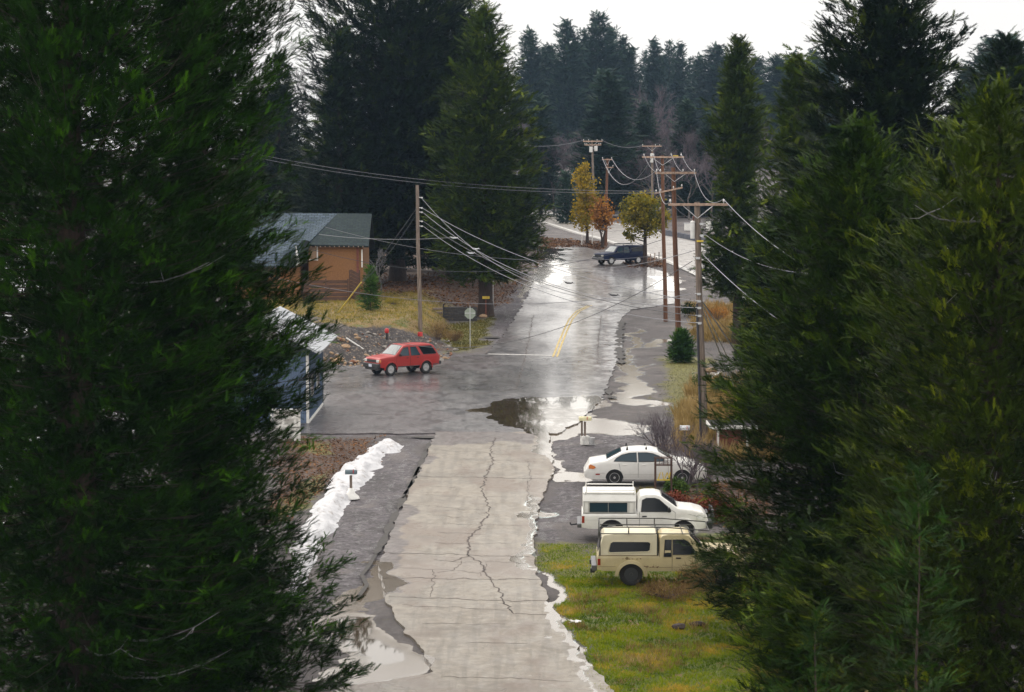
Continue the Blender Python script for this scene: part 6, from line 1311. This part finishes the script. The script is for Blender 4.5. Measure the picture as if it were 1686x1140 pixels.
for k in range(7): q.box((r.uniform(-.12, .12), r.uniform(-.12, .12), .03 + r.uniform(0, .03)), (.14, .10, .02), mat=Matrix.Rotation(r.uniform(0, 3), 3, 'Z') @ Matrix.Rotation(r.uniform(-.6, .6), 3, 'X'))
o = q.build('paper_scrap', white_w, None); o.location = O; tag(o, 'crumpled white scrap lying in the grass beside the road edge', 'litter')
# shrubs
def bush(name, u, v, wpx, hpx, m, label, n=1800, ls=.09, seed=1, cat='shrub', D=None, up=0.0, group=None):
    O = at(u, v); r = np.random.default_rng(seed); e = empty(name, O, 0, label, cat, group); w_ = wpx * O.y / F_PX / 2; h = hpx * O.y / F_PX
    nc = 46; a = r.random(nc) * 6.28; q = np.sqrt(r.random(nc)); c = np.stack([np.cos(a) * q * w_, np.sin(a) * q * w_ * .8, h * (.25 + .65 * r.random(nc) * (1 - q * .55))], 1); k = n // nc
    P = np.repeat(c, k, 0) + r.normal(0, 1, (nc * k, 3)) * np.array([w_ * .20, w_ * .2, h * .14]); P[:, 2] = np.abs(P[:, 2]); tint = np.clip(np.repeat(r.normal(.45, .25, nc), k) + r.normal(0, .15, nc * k), 0, 1)
    D_ = r.normal(0, 1, P.shape); D_[:, 2] += up; lt = (np.array([(-.5, 0, 0), (0, -.3, 0), (.5, 0, .08), (0, .3, 0)]), np.array([(0, 1, 2), (0, 2, 3)])) if up < 1 else (np.array([(-.6, -.07, 0), (-.6, .07, 0), (.9, 0, .05)]), np.array([(0, 1, 2)]))
    V, T, tt = place_fronds(lt, P, D_, r.normal(0, 1, P.shape), ls * (.6 + .8 * r.random(len(P))), tint); np_mesh('foliage', V, T, m, e, attrs={'tint': tt})
    A = np.zeros((nc, 3)); A[:, :2] = r.normal(0, .06, (nc, 2)); V, F = tri_tubes(A, c, np.full(nc, .015), np.full(nc, .005)); np_mesh('stem', V, F, bark_twig, e)
bush('red_shrub', 1108, 838, 44, 30, shrub_red, 'red brown shrub mound against the windshield of the white pickup', 2600, .10, 3); bush('red_shrub', 1165, 858, 62, 44, shrub_red, 'broad dark red shrub between the white pickup nose and the dark cedar', 3600, .10, 4)
bush('red_shrub', 1152, 792, 40, 40, mat('dummy', (0, 0, 0)) if 0 else dry_leaf, 'brownish bare looking shrub beside the sedan hood', 900, .07, 5); bush('green_shrub', 1113, 815, 34, 30, shrub_green, 'small bright green shrub right of the garden arch', 2200, .09, 6)
bush('green_shrub', 1065, 818, 36, 18, leaf_ygreen, 'low yellow green weeds left of the garden arch', 1200, .08, 7, up=1.2); bush('green_shrub', 1189, 655, 34, 34, shrub_green, 'green shrub at the wood pile, right of the transformer pole', 2200, .11, 8); bush('green_shrub', 1150, 648, 20, 36, shrub_green, 'narrow green shrub directly left of the transformer pole', 1400, .10, 9)
bush('dry_shrub', 1188, 682, 26, 22, leaf_orange, 'small pale orange shrub tuft near the hutch', 900, .09, 10, up=1.2); bush('dry_shrub', 722, 560, 40, 38, dry_leaf, 'dry brown shrub beside the bare pole on the bank', 2200, .12, 11, up=1.5); bush('dry_shrub', 748, 562, 26, 24, dry_leaf, 'smaller dry brown shrub toward the stop sign', 1200, .12, 12, up=1.5)
bush('dry_shrub', 1095, 755, 44, 46, dry_leaf, 'tan seedy shrub in front of the metal mailbox', 1000, .08, 13, up=1.2); bush('dry_shrub', 1145, 968, 60, 46, dry_leaf, 'tall orange brown dry weeds beside the tan truck front door', 2600, .12, 14, up=1.6); bush('dry_shrub', 1095, 985, 90, 30, dry_leaf, 'low dry weeds along the sill of the tan truck', 2400, .10, 15, up=1.6)
bush('dry_shrub', 1180, 530, 40, 34, leaf_orange, 'orange brown brush at the foot of the columnar cedar', 1400, .14, 16, up=1.0); bush('green_shrub', 1240, 560, 60, 50, leaf_ygreen, 'yellow green brush right of the columnar cedar trunk', 2000, .14, 17); bush('green_shrub', 1135, 520, 26, 22, cedar_dark, 'dark low shrub right of the two brown poles', 900, .14, 18)
bush('green_shrub', 650, 610 - 108, 30, 14, leaf_ygreen, 'small green tussock on the lawn right of the small pointed evergreen', 700, .12, 19, up=1.2)
for k, (u, v, w_, h_, lab) in enumerate([(600, 446, 60, 34, 'dark undergrowth right of the tan house'), (655, 444, 60, 30, 'dark undergrowth at the left of the massive cedar trunk'), (715, 446, 60, 32, 'dark undergrowth between the two tall cedar trunks'), (762, 452, 46, 30, 'dark undergrowth left of the light green cedar trunk'), (835, 436, 50, 30, 'dark undergrowth right of the light green cedar trunk')]): bush('undergrowth', u, v, w_, h_, cedar_dark, lab, 1800, .22, 40 + k, cat='undergrowth', group='dark undergrowth below the tall cedars')
for k, (u, v, top, lab) in enumerate([(1132, 812, 700, 'tallest bare shrub crossing in front of the sedan nose'), (1150, 825, 715, 'bare shrub with crooked stems by the white pickup hood'), (1105, 770, 690, 'bare twiggy shrub left of the metal mailbox'), (1165, 800, 720, 'bare shrub close to the dark cedar edge'), (1085, 760, 668, 'slender bare shrub with arching stems above the sedan roof'), (628, 480, 405, 'bare pale sapling between small evergreen and bare pole')]):
    O = at(u, v); H = (v - top) * O.y / F_PX; o = bare_tree('bare_shrub', H, 90 + k, .6, 4 if u > 700 else 3, nroot=5 if u > 700 else 1, thin=.9 if u > 700 else 1.3, m=bark_twig if u > 700 else bark_pale); o.location = O; tag(o, lab, 'bare shrub', 'leafless shrubs')
# ============================================================ GRASS
TUFT = (np.array([(x + dx, y, 0) for x, y, dx in []] or [(0, 0, 0)]), None)
def tuft_tpl(n, wd=.05, spread=.5):
    V = []; T = []
    for k in range(n):
        a = rnd.uniform(0, 6.28); l = rnd.uniform(.6, 1); q = rnd.uniform(.1, spread); bx, by = math.cos(a) * .12, math.sin(a) * .12; o = len(V); c, s = math.cos(a + 1.57) * wd, math.sin(a + 1.57) * wd
        V += [(l * .0, bx - c, by - s), (l * .0, bx + c, by + s), (l, bx + math.cos(a) * q, by + math.sin(a) * q)]; T.append((o, o + 1, o + 2))
    return np.array(V, float), np.array(T)
def grass(name, region, n, hgt, m, zone, seed, thr=.4, tpl=None, jit=.35, hv=.5):
    r = np.random.default_rng(seed); (u0, u1), (v0, v1) = region
    a, b = at(u0, v1), at(u1, v0); ylo, yhi = at((u0 + u1) / 2, v1).y, at((u0 + u1) / 2, v0).y
    y = ylo + (yhi - ylo) * r.random(n * 4); k = y / F_PX; x = ((u0 + (u1 - u0) * r.random(n * 4)) - CU) * k; z = gz(x, y)
    Z = zones(x, y, z); zz = Z[zone] if isinstance(zone, str) else np.maximum.reduce([Z[q] for q in zone]); pn = fbm(x * .8 + seed, y * .8, 4)
    ok = (zz + (pn - .5) * 1.1 > thr) & (r.random(n * 4) < np.clip(zz + .3, 0, 1)) & (Z['wet'] < .35) & (Z['slush_glare'] < .3); x, y, z, pn = x[ok][:n], y[ok][:n], z[ok][:n], pn[ok][:n]; m_ = len(x)
    P = np.stack([x, y, z - .03], 1); D = np.stack([r.normal(0, jit, m_), r.normal(0, jit, m_), np.ones(m_)], 1); p2 = fbm(x * 1.3 + 30, y * 1.3 + seed, 3)
    S = hgt * (.4 + 1.2 * r.random(m_)) * (.6 + hv * 1.4 * p2); tint = np.clip((p2 - .5) * 2.2 + .5 + r.normal(0, .22, m_), 0, 1)
    V, T, tt = place_fronds(tpl or TG, P, D, r.normal(0, 1, (m_, 3)), S, tint); o = np_mesh(name, V, T, m, attrs={'tint': tt}); tag(o, kind='stuff'); return o
TG = tuft_tpl(7, .06, .6); TD = tuft_tpl(9, .025, .4)
g_green = leaf_mat('grass_blades', (.07, .13, .005), (.24, .31, .012), (.52, .36, .06), trans=.2, rough=.8); g_lawn = leaf_mat('lawn_blades', (.07, .075, .010), (.24, .20, .03), (.48, .34, .09), trans=.2, rough=.8); g_dry = leaf_mat('dry_grass_blades', (.12, .085, .025), (.30, .21, .08), (.46, .34, .16), trans=.2, rough=.8); g_moss = leaf_mat('moss_tufts', (.035, .034, .008), (.09, .08, .012), (.17, .13, .03), trans=.1, rough=.8)
grass('grass', ((890, 1330), (925, 1160)), 42000, .07, g_green, ('grass',), 1, .35); grass('dry_grass', ((930, 1330), (955, 1160)), 1800, .18, g_dry, ('grass',), 2, 1.12, TD)
grass('dry_grass', ((440, 745), (478, 560)), 15000, .15, g_lawn, 'dry', 3, .40, TD); grass('dry_grass', ((1105, 1290), (610, 770)), 5200, .60, g_dry, 'dry', 4, .35, TD); grass('moss', ((705, 830), (510, 585)), 4000, .10, g_moss, 'moss', 5, .4)
grass('moss', ((1060, 1180), (590, 700)), 3000, .05, g_moss, 'moss', 6, .4); grass('grass', ((885, 1010), (895, 965)), 6000, .05, g_green, 'moss', 8, .45)
grass('dry_grass', ((1120, 1270), (495, 575)), 3500, .45, g_dry, 'dry', 7, .4, TD)
leafl = leaf_mat('fallen_leaves', (.045, .026, .016), (.12, .058, .030), (.26, .13, .055), rough=.8)
LT = (np.array([(-.5, -.3, 0), (.5, -.3, 0), (.5, .3, .1), (-.5, .3, 0)]), np.array([(0, 1, 2), (0, 2, 3)]))
def litter(region, n, s, seed, thr=.4):
    r = np.random.default_rng(seed); (u0, u1), (v0, v1) = region; ylo, yhi = at((u0 + u1) / 2, v1).y, at((u0 + u1) / 2, v0).y
    y = ylo + (yhi - ylo) * r.random(n * 5); x = ((u0 + (u1 - u0) * r.random(n * 5)) - CU) * y / F_PX; z = gz(x, y); Z = zones(x, y, z); ok = Z['leaf'] * (.4 + fbm(x, y, 3)) > thr * r.random(n * 5) + .1; x, y, z = x[ok][:n], y[ok][:n], z[ok][:n]; m_ = len(x)
    V, T, tt = place_fronds(LT, np.stack([x, y, z + .02], 1), r.normal(0, 1, (m_, 3)) * np.array([1, 1, .25]), np.stack([r.normal(0, .4, m_), r.normal(0, .4, m_), np.ones(m_)], 1), s * (.5 + r.random(m_)), r.random(m_)); o = np_mesh('fallen_leaves', V, T, leafl, attrs={'tint': tt}); tag(o, kind='stuff')
litter(((880, 1110), (388, 446)), 4500, .16, 31); litter(((590, 870), (450, 530)), 6000, .15, 32); litter(((440, 660), (715, 860)), 5000, .08, 33); litter(((1095, 1270), (780, 900)), 2500, .09, 34)
# ============================================================ AIR
def haze():
    mb = MB(); x0, x1, y0, y1, z0, z1 = -260, 260, -20, 880, -3, 75
    mb.box(((x0 + x1) / 2, (y0 + y1) / 2, (z0 + z1) / 2), (x1 - x0, y1 - y0, z1 - z0))
    m = bpy.data.materials.new('haze'); m.use_nodes = True; t = m.node_tree; t.nodes.clear()
    o = t.nodes.new('ShaderNodeOutputMaterial'); p = t.nodes.new('ShaderNodeVolumePrincipled'); p.inputs['Color'].default_value = (.48, .70, 1, 1); p.inputs['Density'].default_value = HAZE; p.inputs['Anisotropy'].default_value = .1
    t.links.new(p.outputs[0], o.inputs['Volume'])
    h = mb.build('haze', m); tag(h, kind='stuff')
HAZE = .000085
haze()
